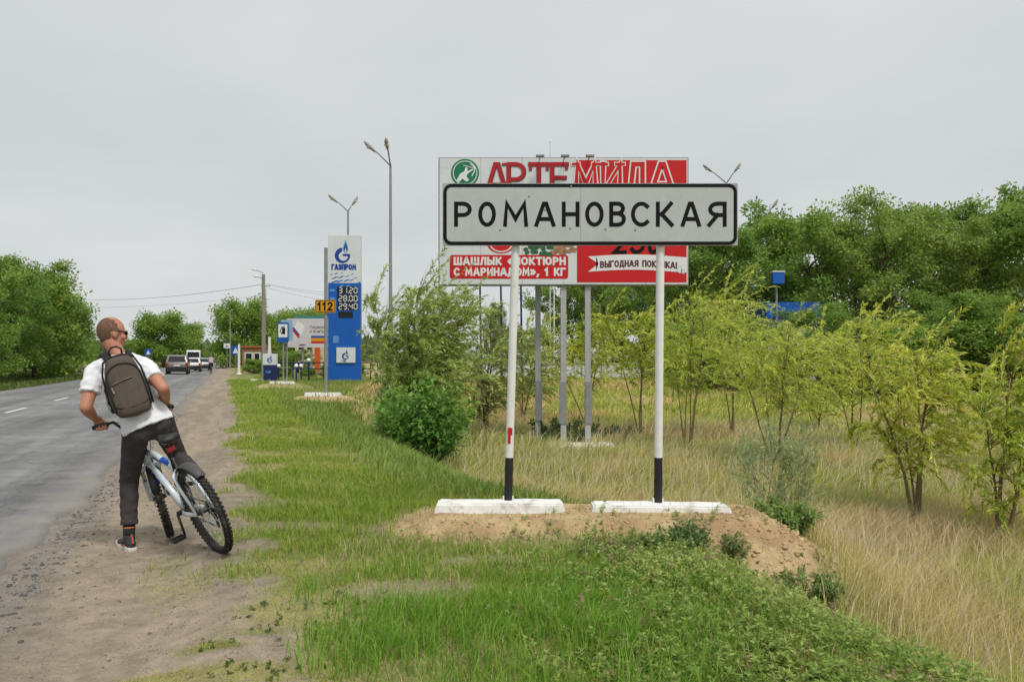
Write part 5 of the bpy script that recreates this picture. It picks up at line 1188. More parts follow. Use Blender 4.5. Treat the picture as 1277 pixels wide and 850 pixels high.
MB().box((0, 4, zc0), (wc, 8, .55), bev=.04).build("roof_slab", GZW, cn); MB().box((0, -.03, zc0 - .1), (wc * .98, .06, .16)).build("blue_band", BLUE, cn)
for sx in (-.38, -.05, .3):
    for yy in (1.2, 6.8): MB().box((wc * sx, yy, zc0 / 2 - .3), (.4, .4, zc0 + .05)).build("column", GZW, cn)
x, y, z = base_at(970, 40.5); bs = empty("blue_pole_sign", (x, y, z), label="small blue box sign on a pole among the tall trees", cat="sign"); zz = P(0, 347, 40.5).z - z
MB().tube([(0, .2, -.1), (0, .2, zz)], .06, n=8).build("pole", STEEL, bs); MB().box((0, 0, zz), (.62, .3, .62), bev=.03).build("box", GZB, bs); MB().box((0, 0, zz + .35), (.66, .34, .07)).build("top_trim", GZW, bs)
wx0, wx1 = P(600, 0, 56).x, P(800, 0, 56).x; lw_ = empty("low_wall", ((wx0 + wx1) / 2, 56.0, Hs((wx0 + wx1) / 2, 56)), label="low pale panel wall along the filling station behind the billboard posts", cat="wall")
for k in range(8): MB().box(((wx0 - wx1) / 2 + (wx1 - wx0) * (k + .5) / 8, 0, .45), ((wx1 - wx0) / 8 - .04, .15, 1.1), bev=.02).build("panel", GZW, lw_)
for k in range(9): MB().box(((wx0 - wx1) / 2 + (wx1 - wx0) * k / 8, 0, .5), (.10, .22, 1.3)).build("pier", CONC, lw_)
MB().tube([((wx0 - wx1) / 2, -.1, 1.05), ((wx1 - wx0) / 2, -.1, 1.05)], .05, n=6).build("rail", STEEL, lw_)
# blue square signs in the distance
for (px_, Y, yt, yb_, w_, label) in ((294, 70, 431, 442, .85, "blue pedestrian-crossing style square sign right of the traffic"), (185, 95, 435, 443, .9, "small blue square sign by the far left trees"), (283, 84, 428, 434, .7, "small white square sign on the slim concrete pole")):
    x, y, z = base_at(px_, Y); o = empty("square_sign", (x, y, z), label=label, cat="sign"); z1 = P(0, yt, Y).z - z; z0 = P(0, yb_, Y).z - z
    MB().tube([(0, .03, -.1), (0, .03, z1)], .035, n=6).build("post", STEEL, o); MB().prism(rrect(-w_ / 2, z0, w_ / 2, z1, .06), -.03, 0).build("plate", BLUE if 'blue' in label else INKW, o)
    MB().add([(-w_ * .3, -.034, z0 + .12), (w_ * .3, -.034, z0 + .12), (0, -.034, z1 - .12)], [(0, 1, 2)]).build("triangle_mark", INKW if 'blue' in label else STEEL, o)
# stack of pale logs under the left-hand trees
x, y, z = base_at(92, 60.0); lg = empty("log_stack", (x, y, z), label="stack of pale cut logs on the far roadside under the trees", cat="log stack"); LOG = mat("cut_log", (.40, .30, .21), rough=.9, nscale=6, namt=.25)
rnd = random.Random(8)
for r_ in range(4):
    for k in range(8 - r_):
        rr = rnd.uniform(.13, .17); MB().tube([(-1.1 + .3 * k + .15 * r_, 0, .2 + .27 * r_), (-1.1 + .3 * k + .15 * r_ + rnd.uniform(-.03, .03), 1.6, .2 + .27 * r_)], rr, n=9).build("log", LOG, lg)
# ------------------------------------------------------------------ bicycle
TYRE = mat("tyre_rubber", (.030, .029, .027), rough=.85, nscale=40, namt=.3, dirt=((.16, .13, .095), 9, .5, .75)); RIM = mat("rim_metal", (.10, .10, .105), rough=.4, metal=.7, nscale=10, namt=.1)
SPK = mat("spoke_steel", (.45, .46, .47), rough=.3, metal=.9, nscale=5, namt=.05); FRW = mat("frame_white", (.62, .69, .74), rough=.25, nscale=6, namt=.04, coat=.5, spec=.5, dirt=((.42, .40, .35), 7, .6, .8))
FRB = mat("frame_blue", (.008, .085, .50), rough=.25, nscale=6, namt=.05, coat=.5); PLB = mat("black_plastic", (.022, .022, .024), rough=.5, nscale=20, namt=.2); FEN = mat("mudguard_grey", (.075, .075, .072), rough=.5, nscale=10, namt=.2)
REFL = mat("red_reflector", (.42, .012, .015), rough=.2, spec=.6); CHN = mat("dark_steel", (.06, .06, .062), rough=.4, metal=.8, nscale=20, namt=.2)
WR = .342
def rot_about(p, axis_, ang): return Matrix.Translation(Vector(p)) @ Matrix.Rotation(ang, 4, Vector(axis_)) @ Matrix.Translation(-Vector(p))
def wheel(parent, c, M, detail=True):
    mb = MB(); mb.torus(c, WR - .034, .012, n=48, k=8, squash=1.3); rim = mb.xf(M).build("wheel", RIM, parent, smooth=True)
    mb = MB(); mb.torus(c, WR - .025, .0235, n=56, k=10, squash=1.0)
    if detail:
        for k in range(62):
            a = 2 * math.pi * k / 62
            for (yy, da, rr) in ((-.013, 0, WR + .001), (.013, .5, WR + .001), (-.024, .5, WR - .010), (.024, 0, WR - .010)):
                a2 = a + da * 2 * math.pi / 62
                mb.box((c[0] + rr * math.cos(a2), c[1] + yy, c[2] + rr * math.sin(a2)), (.012, .013, .018), M=Matrix.Rotation(-a2, 3, 'Y'))
    mb.xf(M).build("tyre", TYRE, rim)
    mb = MB()
    for k in range(28 if detail else 14):
        a = 2 * math.pi * k / 28 * (1 if detail else 2); sd = .025 if k % 2 else -.025; a2 = a + (.9 if (k // 2) % 2 else -.9)
        mb.tube([(c[0] + .022 * math.cos(a2), c[1] + sd, c[2] + .022 * math.sin(a2)), (c[0] + (WR - .04) * math.cos(a), c[1], c[2] + (WR - .04) * math.sin(a))], .0016, n=3, cap=False)
    o = mb.xf(M).build("spokes", SPK, rim); o["kind"] = "stuff"
    mb = MB(); mb.tube([(c[0], c[1] - .055, c[2]), (c[0], c[1] + .055, c[2])], .018, n=10); mb.tube([(c[0], c[1] - .035, c[2]), (c[0], c[1] - .028, c[2])], .03, n=12); mb.tube([(c[0], c[1] + .028, c[2]), (c[0], c[1] + .035, c[2])], .03, n=12)
    mb.xf(M).build("hub", CHN, rim)
    MB().torus((c[0], c[1] + .045, c[2]), .07, .006, n=24, k=4, squash=.3).xf(M).build("brake_disc", SPK, rim)
    return rim
def bicycle(name, label, mtx, steer=0.0, detail=True, crank=-80, lowbar=False):
    """x forward, y left, z up, origin where the rear tyre meets the ground"""
    b = empty(name, label=label, cat="bicycle", mtx=mtx); I = Matrix.Identity(4)
    RH, FH, BB, HB, HT, SEAT = Vector((0, 0, WR)), Vector((1.07, 0, WR)), Vector((.43, 0, .30)), Vector((.905, 0, .68)), Vector((.862, 0, .81)), Vector((.285, 0, .74))
    ax = (HT - HB).normalized(); S = rot_about(HB, ax, steer)
    wheel(b, RH, I, detail); wheel(b, FH, S, detail)
    # frame
    MB().tube([HB + ax * -.02, HB.lerp(BB, .4) + Vector((.02, 0, .02)), BB], [(.026, .036), (.028, .042), (.026, .034)], n=12, flat=(0, 1, 0)).build("down_tube", FRW, b, smooth=True)
    for u in (.18, .30, .42, .54, .66):
        p = HB.lerp(BB, u) + Vector((.018, 0, .018)) * math.sin(math.pi * u)
        for sy in (-1, 1): MB().box((p.x, .0285 * sy, p.z), (.045, .004, .03), M=Matrix.Rotation(-.67, 3, 'Y')).build("decal", PLB if u != .42 else FRB, b)
    MB().tube([HT - ax * .03, HT.lerp(SEAT, .5) + Vector((0, 0, -.03)), SEAT - Vector((-.015, 0, .09))], [(.022, .030), (.022, .028), (.019, .022)], n=12, flat=(0, 1, 0)).build("top_tube", FRW, b, smooth=True)
    MB().tube([HT.lerp(SEAT, .38) + Vector((0, 0, -.042)), HT.lerp(SEAT, .86) + Vector((0, 0, -.055))], [(.0235, .031), (.0205, .0255)], n=12, flat=(0, 1, 0)).build("blue_panel", FRB, b, smooth=True)
    MB().tube([BB, SEAT], .019, n=12).build("seat_tube", FRW, b, smooth=True)
    MB().tube([HB - ax * .03, HT + ax * .02], .027, n=14).build("head_tube", FRW, b, smooth=True, ang=40)
    for sy in (-1, 1):
        y = .062 * sy
        MB().tube([SEAT - Vector((-.01, 0, .10)), Vector((.24, y * .75, .61)), Vector((.15, y, .53)), Vector((0, y * 1.05, WR))], [(.012, .018), (.012, .021), (.012, .020), (.009, .013)], n=10, flat=(0, 1, 0)).build("seat_stay", FRW, b, smooth=True)
        MB().tube([BB + Vector((-.02, y * .5, 0)), Vector((.32, y * .85, .305)), Vector((0, y * 1.05, WR - .004))], [(.013, .02), (.013, .02), (.009, .013)], n=10, flat=(0, 1, 0)).build("chain_stay", FRW, b, smooth=True)
        d0 = Vector((.21, y * .88, .585)); d1 = Vector((0, y * 1.05, WR))
        for u in (.1, .3, .5, .7): 
            p = d0.lerp(d1, u); MB().box((p.x, p.y + .0125 * sy, p.z), (.035, .004, .018), M=Matrix.Rotation(-.85, 3, 'Y')).build("decal", PLB, b)
        # fork
        f0 = HB - ax * .05 + Vector((.0, y, 0)); f1 = FH + Vector((0, y, 0)); fm = f0.lerp(f1, .42)
        MB().tube([f0, fm], .0165, n=10).xf(S).build("fork_stanchion", SPK, b, smooth=True)
        MB().tube([fm + (f0 - fm) * .15, f1], [.024, .018], n=10).xf(S).build("fork_leg", FRW, b, smooth=True, ang=50)
    MB().box(HB - ax * .045, (.055, .175, .05), bev=.012).xf(S).build("fork_crown", FRW, b)
    # cockpit
    top = HT + ax * .11; MB().tube([HT, top], .018, n=10).xf(S).build("steerer", PLB, b)
    st = top + Vector((.06, 0, .035)); MB().tube([top - ax * .02, st], .02, n=10).xf(S).build("stem", PLB, b, smooth=True)
    bh = st.z + .12
    bar = [(st.x - .05, -.28, bh), (st.x - .02, -.15, bh), (st.x, -.07, st.z), (st.x, .07, st.z), (st.x - .02, .15, bh), (st.x - .05, .28, bh)]
    MB().tube(bar, .0125, n=8).xf(S).build("handlebar", PLB, b, smooth=True)
    grips = {}
    for sy in (-1, 1):
        g0, g1 = Vector((st.x - .033, .185 * sy, bh)), Vector((st.x - .052, .30 * sy, bh))
        MB().tube([g0, g1], .0175, n=10).xf(S).build("grip", PLB, b, smooth=True, ang=50); grips[sy] = ((S @ g0).lerp(S @ g1, .5), (S @ g1 - S @ g0).normalized())
        MB().tube([(st.x - .02, .19 * sy, bh), (st.x + .06, .2 * sy, bh - .02), (st.x + .055, .29 * sy, bh - .03)], .006, n=5).xf(S).build("brake_lever", CHN, b)
        MB().tube([(st.x, .15 * sy, bh), (st.x + .09, .1 * sy, bh - .04), (HB.x + .06, .03 * sy, HB.z + .02), (HB.x - .02, .035 * sy, HB.z - .12)], .003, n=4, cap=False).xf(S).build("cable", PLB, b)
    # saddle
    MB().tube([SEAT - Vector((-.02, 0, .1)), Vector((.235, 0, .885))], .0145, n=10).build("seatpost", PLB, b, smooth=True)
    secs = [(.09, .003, .90), (.10, .068, .908), (.14, .076, .916), (.20, .058, .912), (.27, .030, .906), (.35, .022, .905), (.372, .004, .898)]
    mb = MB(); vs_ = []; n_ = 12
    for (x, w, z) in secs:
        for k in range(n_): a = 2 * math.pi * k / n_; vs_.append((x, w * math.cos(a), z + (.026 if math.sin(a) > 0 else .022) * math.sin(a) * (min(1, w / .02))))
    fs_ = [(i * n_ + k, i * n_ + (k + 1) % n_, (i + 1) * n_ + (k + 1) % n_, (i + 1) * n_ + k) for i in range(len(secs) - 1) for k in range(n_)]
    mb.add(vs_, fs_ + [tuple(range(n_))[::-1], tuple((len(secs) - 1) * n_ + k for k in range(n_))]); sd = mb.build("saddle", PLB, b, smooth=True)
    for sy in (-1, 1): MB().tube([(.12, .03 * sy, .895), (.17, .022 * sy, .872), (.27, .022 * sy, .872), (.33, .012 * sy, .895)], .004, n=5, cap=False).build("saddle_rail", SPK, sd)
    MB().box((.185, 0, .825), (.025, .06, .04), bev=.008).build("rear_reflector", REFL, b)
    # mudguards
    mb = MB(); 
    for i in range(9):
        a = math.radians(52 + i * 9.5); rr = WR + .035; w = .034 + .012 * math.sin(math.pi * i / 8)
        for (yy, dz) in ((-w, -.016), (-w * .5, 0), (w * .5, 0), (w, -.016)): mb.v.append((RH.x + (rr + dz) * math.cos(a), yy, RH.z + (rr + dz) * math.sin(a)))
    mb.f += [(i * 4 + k, i * 4 + k + 1, i * 4 + 5 + k, i * 4 + 4 + k) for i in range(8) for k in range(3)]
    mg = mb.build("rear_mudguard", FEN, b, smooth=True); md = mg.modifiers.new("s", 'SOLIDIFY'); md.thickness = .004
    MB().tube([(.2, 0, WR + .30), (.27, 0, .76)], .007, n=5).build("mudguard_strut", FEN, b)
    mb = MB()
    for i in range(12):
        a = math.radians(35 + i * 11.5); rr = WR + .022
        for (yy, dz) in ((-.034, -.02), (-.018, 0), (.018, 0), (.034, -.02)): mb.v.append((FH.x + (rr + dz) * math.cos(a), yy, FH.z + (rr + dz) * math.sin(a)))
    mb.f += [(i * 4 + k, i * 4 + k + 1, i * 4 + 5 + k, i * 4 + 4 + k) for i in range(11) for k in range(3)]
    mg = mb.xf(S).build("front_mudguard", PLB, b, smooth=True); md = mg.modifiers.new("s", 'SOLIDIFY'); md.thickness = .004
    # drivetrain
    mb = MB(); mb.torus((BB.x, -.045, BB.z), .085, .006, n=32, k=5, squash=.5); mb.torus((BB.x, -.04, BB.z), .06, .006, n=28, k=5, squash=.5)
    for k in range(4): a = k * math.pi / 2 + .4; mb.tube([(BB.x, -.045, BB.z), (BB.x + .085 * math.cos(a), -.045, BB.z + .085 * math.sin(a))], .008, n=4)
    mb.build("chainring", CHN, b); MB().tube([(BB.x, -.07, BB.z), (BB.x, .07, BB.z)], .02, n=10).build("bottom_bracket", CHN, b)
    mb = MB()
    for k in range(6): mb.tube([(0, -.028 - .004 * k, WR), (0, -.030 - .004 * k, WR)], .052 - .005 * k, n=18)
    mb.build("cassette", CHN, b)
    mb = MB(); mb.tube([(BB.x, -.045, BB.z + .086), (0, -.04, WR + .045)], .005, n=4); mb.tube([(BB.x, -.045, BB.z - .086), (.02, -.045, WR - .16), (-.01, -.045, WR - .12), (0, -.04, WR - .045)], .005, n=4); mb.build("chain", CHN, b)
    MB().tube([(.0, -.06, WR - .02), (.02, -.06, WR - .1), (.015, -.05, WR - .17)], .012, n=6).build("derailleur", CHN, b)
    MB().tube([(-.05, -.085, WR + .05), (-.10, -.09, WR), (-.06, -.08, WR - .1), (.01, -.07, WR - .1)], .004, n=4, cap=False).build("shift_cable", PLB, b)
    peds = {}
    for sy, off in ((1, 0), (-1, 180)):
        a = math.radians(crank + off); e = BB + Vector((.172 * math.cos(a), .085 * sy, .172 * math.sin(a)))
        MB().tube([BB + Vector((0, .07 * sy, 0)), e], [(.011, .016), (.009, .012)], n=8, flat=(0, 1, 0)).build("crank", CHN, b, smooth=True)
        pc = e + Vector((0, .055 * sy, 0)); mb = MB(); mb.tube([e, pc + Vector((0, .045 * sy, 0))], .007, n=6)
        for dx in (-.042, .042): mb.box(pc + Vector((dx, 0, 0)), (.012, .09, .024))
        for dy in (-.042, .042): mb.box(pc + Vector((0, dy, 0)), (.085, .010, .022))
        mb.build("pedal", PLB, b); peds[sy] = pc
    MB().torus((BB.x, .03, WR), .0, .001, n=6, k=3) if False else None
    return b, grips, peds
hd = math.radians(132)
rc = P(277, 686, 5.62)
bz = Hs(rc.x, rc.y)
BM = Matrix.Translation((rc.x, rc.y, bz)) @ Matrix.Rotation(hd, 4, 'Z') @ Matrix.Rotation(math.radians(3.0), 4, 'Y') @ Matrix.Rotation(math.radians(-20.5), 4, 'X')
bike, GR, PED = bicycle("mountain_bike", "white and blue mountain bike leaning against its rider on the shoulder", BM, steer=math.radians(-17), crank=-98)
W = lambda v: BM @ Vector(v)

# ------------------------------------------------------------------ people
TMP = bpy.data.scenes.new("melt")
def melt(ob):
    with bpy.context.temp_override(scene=TMP, view_layer=TMP.view_layers[0]):
        dg = bpy.context.evaluated_depsgraph_get(); dg.update()
        return bpy.data.meshes.new_from_object(ob.evaluated_get(dg))
def remesh(mb, name, material, parent, voxel=.006, smooth=6, wrinkle=0.0, wf=9.0, ang=None, seed=0, cut=None):
    """melt overlapping primitives into one continuous skin"""
    me = bpy.data.meshes.new(name); me.from_pydata(mb.v, [], mb.f); me.update()
    ob = bpy.data.objects.new(name, me); TMP.collection.objects.link(ob)
    r = ob.modifiers.new("r", 'REMESH'); r.mode = 'VOXEL'; r.voxel_size = voxel; r.use_smooth_shade = True
    s = ob.modifiers.new("s", 'SMOOTH'); s.factor = .5; s.iterations = smooth
    nm = melt(ob)
    bpy.data.objects.remove(ob); nm.name = name
    if wrinkle:
        nv_ = len(nm.vertices); co = np.empty(nv_ * 3, np.float32); nn = np.empty(nv_ * 3, np.float32)
        nm.vertices.foreach_get("co", co); nm.vertices.foreach_get("normal", nn); co = co.reshape(-1, 3); nn = nn.reshape(-1, 3)
        w = np.empty(nv_)
        for i in range(nv_):
            q = Vector(co[i]) * wf; w[i] = mnoise.noise(Vector((q.x, q.y, q.z * 1.6 + seed))) + .5 * mnoise.noise(q * 2.3)
        nm.vertices.foreach_set("co", (co + nn * (wrinkle * w)[:, None]).astype(np.float32).ravel()); nm.update()
    if cut:
        bm = bmesh.new(); bm.from_mesh(nm); bmesh.ops.delete(bm, geom=[f for f in bm.faces if cut(f.calc_center_median())], context='FACES'); bm.to_mesh(nm); bm.free()
    nm.polygons.foreach_set("use_smooth", np.ones(len(nm.polygons), bool))
    nm.materials.clear(); nm.materials.append(material)
    return link(bpy.data.objects.new(name, nm), parent)
def ik(a, c, l1, l2, pole):
    d = c - a; L = min(d.length, (l1 + l2) * .999); u = d.normalized(); x = (l1 * l1 - l2 * l2 + L * L) / (2 * L); hh = math.sqrt(max(0, l1 * l1 - x * x))
    p = Vector(pole); p = (p - u * p.dot(u)).normalized(); return a + u * x + p * hh
def frame3(r, f, u): return Matrix((r, f, u)).transposed()
def limb(mb, pts, rs, n=14):
    for i in range(len(pts) - 1):
        mb.tube([pts[i], pts[i + 1]], [rs[i], rs[i + 1]], n=n)
    for p, r in zip(pts, rs): mb.ball(p, r if not isinstance(r, tuple) else r[0], nu=12, nv=8)
def hand(mb, g, axis_, wrist, upv, inner):
    """five fingers closed round a bar; axis_ along the bar, inner = towards the middle of the bar"""
    back = (wrist - g); back = back - axis_ * back.dot(axis_); back.normalize(); fwd = -back
    dn = -upv + axis_ * upv.dot(axis_); dn = (dn - fwd * dn.dot(fwd)).normalized(); up = -dn
    palm = g + back * .030 + up * .026
    mb.tube([wrist, palm + back * .015], [(.026, .020), (.036, .019)], n=12, flat=axis_); mb.ball(palm, (.036, .036, .020), M=frame3(axis_, fwd, up))
    for k, (o, ln) in enumerate(((-.033, .92), (-.011, 1.05), (.011, 1.0), (.033, .8))):
        a = g + inner * (-o) ; kn = a + up * .034 + fwd * .006
        j1 = a + fwd * .034 * ln + up * .012; j2 = a + fwd * .022 * ln + dn * .026; j3 = a + back * .006 + dn * .026
        limb(mb, [palm + inner * (-o) * .8, kn, j1, j2, j3], [.010, .0098, .0088, .0082, .0072], n=8)
    th0 = palm + inner * .030; limb(mb, [th0, g + inner * .048 + up * .008 + back * .004, g + inner * .046 + fwd * .026 + dn * .006, g + inner * .034 + fwd * .032 + dn * .022], [.012, .011, .0095, .008], n=8)
SKIN = mat("skin", (.46, .205, .13), rough=.5, nscale=14, namt=.16, n2=70, spec=.4, bump=.25, bscale=120, dirt=((.47, .18, .115), 7, .5, .8))
SHIRT = mat("white_tshirt", (.74, .75, .78), rough=.9, nscale=14, namt=.04, bump=.12, bscale=160, spec=.15)
TROU = mat("charcoal_trousers", (.058, .048, .049), rough=.85, nscale=20, namt=.12, bump=.2, bscale=200, spec=.2)
SOCK = mat("dark_sock", (.025, .025, .027), rough=.95, nscale=40, namt=.2); STRIPE = mat("orange_stripe", (.55, .16, .07), rough=.9)
SHOE = mat("dark_shoe", (.04, .04, .043), rough=.7, nscale=40, namt=.3); SOLE = mat("white_sole", (.66, .65, .62), rough=.6, nscale=20, namt=.08); SHRED = mat("shoe_red", (.42, .07, .05), rough=.6)
HAIR = mat("short_hair", (.15, .085, .055), rough=.9, nscale=50, namt=.45, bump=.6, bscale=140); SHADES = mat("dark_lens", (.012, .012, .014), rough=.12, spec=.6)
def shoe(parent, ank, d, up=Vector((0, 0, 1)), ln=.285):
    """ank = ankle joint; d = toe direction; sole lies about 9 cm below the ankle"""
    d = (d - up * d.dot(up)).normalized(); r = d.cross(up); M = frame3(r, d, up); o = ank - up * .085
    mb = MB()
    for (y, z, rx, ry, rz) in ((-.045, .045, .036, .05, .05), (.0, .06, .036, .06, .055), (.06, .042, .042, .07, .042), (.13, .032, .046, .065, .032), (.175, .026, .040, .05, .026)): mb.ball(o + M @ Vector((0, y, z)), (rx, ry, rz), M=M)
    mb.tube([o + up * .06, o + up * .115 - d * .01], [.044, .042], n=12)
    sh = remesh(mb, "shoe", SHOE, parent, voxel=.006, smooth=4)
    pl = [(.0, -.092), (.030, -.080), (.038, -.04), (.034, .02), (.044, .10), (.047, .15), (.036, .205), (.0, .228), (-.036, .205), (-.047, .15), (-.042, .10), (-.034, .02), (-.038, -.04), (-.030, -.080)]
    mb = MB(); n_ = len(pl)
    for (z, s_) in ((-.005, .96), (.012, 1.03), (.028, .98)):
        for p in pl: mb.v.append(tuple(o + M @ Vector((p[0] * s_, p[1] * s_, z + (.012 if p[1] > .19 else 0)))))
    mb.f += [(i * n_ + k, i * n_ + (k + 1) % n_, (i + 1) * n_ + (k + 1) % n_, (i + 1) * n_ + k) for i in range(2) for k in range(n_)] + [tuple(range(n_))[::-1], tuple(2 * n_ + k for k in range(n_))]
    mb.build("sole", SOLE, sh, smooth=True, ang=50)
    mb = MB(); mb.tube([o + up * .06 - d * .098, o + up * .125 - d * .056], .007, n=6); mb.tube([o + M @ Vector((.038, .03, .07)), o + M @ Vector((0, .05, .098)), o + M @ Vector((-.038, .03, .07))], .005, n=5); mb.tube([o + M @ Vector((.04, -.02, .04)), o + M @ Vector((.043, .05, .03))], .006, n=5); mb.tube([o + M @ Vector((-.04, -.02, .04)), o + M @ Vector((-.043, .05, .03))], .006, n=5); mb.build("shoe_trim", SHRED, sh)
    return sh

man = empty("person", (P(160, 682, 6.04).x, 6.04, Hs(P(160, 682, 6.04).x, 6.04)), label="man in white t-shirt and charcoal trousers straddling a bike, head turned right, wearing sunglasses", cat="person")
mi = Matrix.Translation(-man.location)
heading = Vector((math.cos(hd), math.sin(hd), 0))
pel = P(183, 527, 5.98); neck = P(146, 440, 5.92); up_t = (neck - pel).normalized()
fac = Vector((-.50, .866, 0)); fac = (fac - up_t * fac.dot(up_t)).normalized(); rgt = fac.cross(up_t).normalized(); TM = frame3(rgt, fac, up_t)
def tl(x, y, z): return pel + TM @ Vector((x, y, z))         # torso-local: right, forward, up
TL = (neck - pel).length
Lsh = P(118, 463, 5.87); Rsh = P(180, 456, 5.98)
Lg, Lax = W(GR[1][0]), (BM.to_3x3() @ GR[1][1]).normalized(); Rg, Rax = W(GR[-1][0]), (BM.to_3x3() @ GR[-1][1]).normalized()
print("grips px:", [(round(CX + g.x / g.y * F), round(HZ - (g.z - CH) / g.y * F), round(g.y, 2)) for g in (Lg, Rg)])
UPV = Vector((0, 0, 1))
Lw = Lg + Vector((-.01, -.075, .03)) ; Rw = Rg + Vector((.01, -.06, .05))
Lw = Lg + (Lsh - Lg).normalized() * .05 + Vector((-.02, -.04, .02)); Rw = Rg + (Rsh - Rg).normalized() * .05 + Vector((.04, -.04, .02))
Lel = P(107, 508, 5.74); Rel = P(203, 484, 5.86)
Lhip, Rhip = tl(-.085, .0, -.02), tl(.095, .0, -.02)
Lank = P(161, 665, 6.05); Lank.z = man.location.z + .088
Lkn = ik(Lhip, Lank, .47, .455, Vector((-.5, .85, 0)) * .3 + Vector((-.05, 0, 0)))
pr = W(PED[-1]); Rank = pr + Vector((-.035, 0, .10)) + heading * .0
Rkn = ik(Rhip, Rank, .44, .43, heading + Vector((.12, 0, .15)))
# head
hc = P(140, 415, 5.92); fyaw = math.radians(40); hf = Vector((math.sin(fyaw), math.cos(fyaw), -.08)).normalized(); hr = hf.cross(Vector((-.08, 0, 1))).normalized(); hu = hr.cross(hf); HM = frame3(hr, hf, hu)
def hl(x, y, z): return hc + HM @ Vector((x, y, z)) * .95
body = MB()
body.ball(hl(0, -.012, .025), (.079, .100, .100), M=HM, nu=20, nv=14); body.ball(hl(0, .035, -.045), (.062, .066, .075), M=HM); body.ball(hl(0, .048, -.088), (.046, .050, .034), M=HM); body.ball(hl(0, .02, -.07), (.058, .06, .05), M=HM)
body.ball(hl(0, .082, .020), (.055, .018, .018), M=HM); body.tube([hl(0, .092, .012), hl(0, .118, -.028)], [.010, .016], n=8); body.ball(hl(0, .110, -.032), (.017, .014, .012), M=HM)
for sx in (-1, 1):
    body.ball(hl(.078 * sx, -.008, -.012), (.010, .022, .036), M=HM); body.ball(hl(.052 * sx, .06, -.03), (.024, .026, .026), M=HM); body.ball(hl(.03 * sx, .078, .0), (.014, .010, .009), M=HM)
body.ball(hl(0, .092, -.063), (.026, .012, .007), M=HM); body.ball(hl(0, .090, -.074), (.022, .012, .008), M=HM)
nb = tl(0, -.01, TL - .02)
body.tube([nb, hc + HM @ Vector((0, -.025, -.05))], [.060, .055], n=16); body.tube([tl(0, -.035, TL - .03), hl(0, -.04, -.06)], [.045, .036], n=12)
sl_ = neck - up_t * .055
for s_ in (Lsh, Rsh): body.tube([sl_, s_], [.065, .058], n=14); body.ball(s_, .062)
body.ball(tl(0, .0, TL * .72), (.16, .105, .15), M=TM); body.ball(tl(0, .01, TL * .35), (.145, .10, .15), M=TM); body.ball(tl(0, 0, .02), (.155, .105, .12), M=TM)
limb(body, [Lsh, Lsh.lerp(Lel, .5), Lel, Lel.lerp(Lw, .35), Lw], [.056, .053, .044, .046, .029]); limb(body, [Rsh, Rsh.lerp(Rel, .5), Rel, Rel.lerp(Rw, .35), Rw], [.056, .053, .044, .046, .029])
hand(body, Lg, Lax, Lw, UPV, -Lax); hand(body, Rg, Rax, Rw, UPV, -Rax)
limb(body, [Lhip, Lkn, Lkn.lerp(Lank, .35), Lank], [.082, .052, .05, .034]); limb(body, [Rhip, Rkn, Rkn.lerp(Rank, .35), Rank], [.082, .052, .05, .034])
for a_, d_ in ((Lank, heading), (Rank, heading)): body.tube([a_ - Vector((0, 0, .04)), a_ - Vector((0, 0, .05)) + d_ * .1], [.032, .028], n=10)
body.xf(mi); remesh(body, "body", SKIN, man, voxel=.0052, smooth=4)
# hair: a ring round the bald crown
hb = MB(); hb.ball((0, 0, 0), (.0845, .108, .110), nu=40, nv=30)
keep = []
for f in hb.f:
    c_ = sum((Vector(hb.v[i]) for i in f), Vector()) / len(f); q = (c_.x / .0845, c_.y / .108, c_.z / .110)
    if q[1] < .30 - .5 * max(0, q[2]) + (.12 if q[2] < 0 else 0) and q[2] > -.93 and q[2] < .96 - .42 * (q[1] + 1) * .5 + .06 * mnoise.noise(c_ * 90) and not (abs(q[0]) > .8 and q[1] > -.25 and q[2] < -.15): keep.append(f)
hb.f = keep; hb.v = [tuple(hl(v[0] * (1 - .18 * max(0, -v[2]) / .11), v[1] * (1 - .1 * max(0, -v[2]) / .11) - .012, v[2] * (1.22 if v[2] < 0 else 1) + .020)) for v in hb.v]
ho = hb.xf(mi).build("hair", HAIR, man, smooth=True); md = ho.modifiers.new("s", 'SOLIDIFY'); md.thickness = .006
gl = MB()
for sx in (-1, 1):
    gl.ball(hl(.036 * sx, .092, .004), (.031, .012, .022), M=HM); gl.tube([hl(.064 * sx, .088, .010), hl(.083 * sx, .04, .010), hl(.087 * sx, -.02, .008)], [(.007, .003), (.006, .003), (.005, .003)], n=6, flat=tuple(hu))
gl.tube([hl(-.012, .104, .008), hl(.012, .104, .008)], .004, n=6); gl.xf(mi).build("sunglasses", SHADES, man, smooth=True)
# t-shirt
sh = MB(); k_ = .012
sh.ball(tl(0, -.005, TL * .72), (.172, .122, .16), M=TM); sh.ball(tl(0, .012, TL * .42), (.160, .122, .16), M=TM); sh.ball(tl(0, .02, TL * .2), (.158, .125, .12), M=TM)
sh.tube([tl(0, .005, TL * .32), tl(0, -.012, .03), tl(0, -.02, -.035)], [(.156, .122), (.184, .150), (.194, .160)], n=28, flat=tuple(rgt))
for s_, e_ in ((Lsh, Lel), (Rsh, Rel)):
    sh.tube([sl_ + up_t * .0, s_], [.072, .068], n=16); sh.ball(s_, .070); c_ = s_.lerp(e_, .60); sh.tube([s_, c_], [.070, .073], n=16)
sh.tube([neck - up_t * .06, neck - up_t * .012], [.085, .075], n=16)
sh.xf(mi); remesh(sh, "t_shirt", SHIRT, man, voxel=.007, smooth=4, wrinkle=.011, wf=13, seed=3)
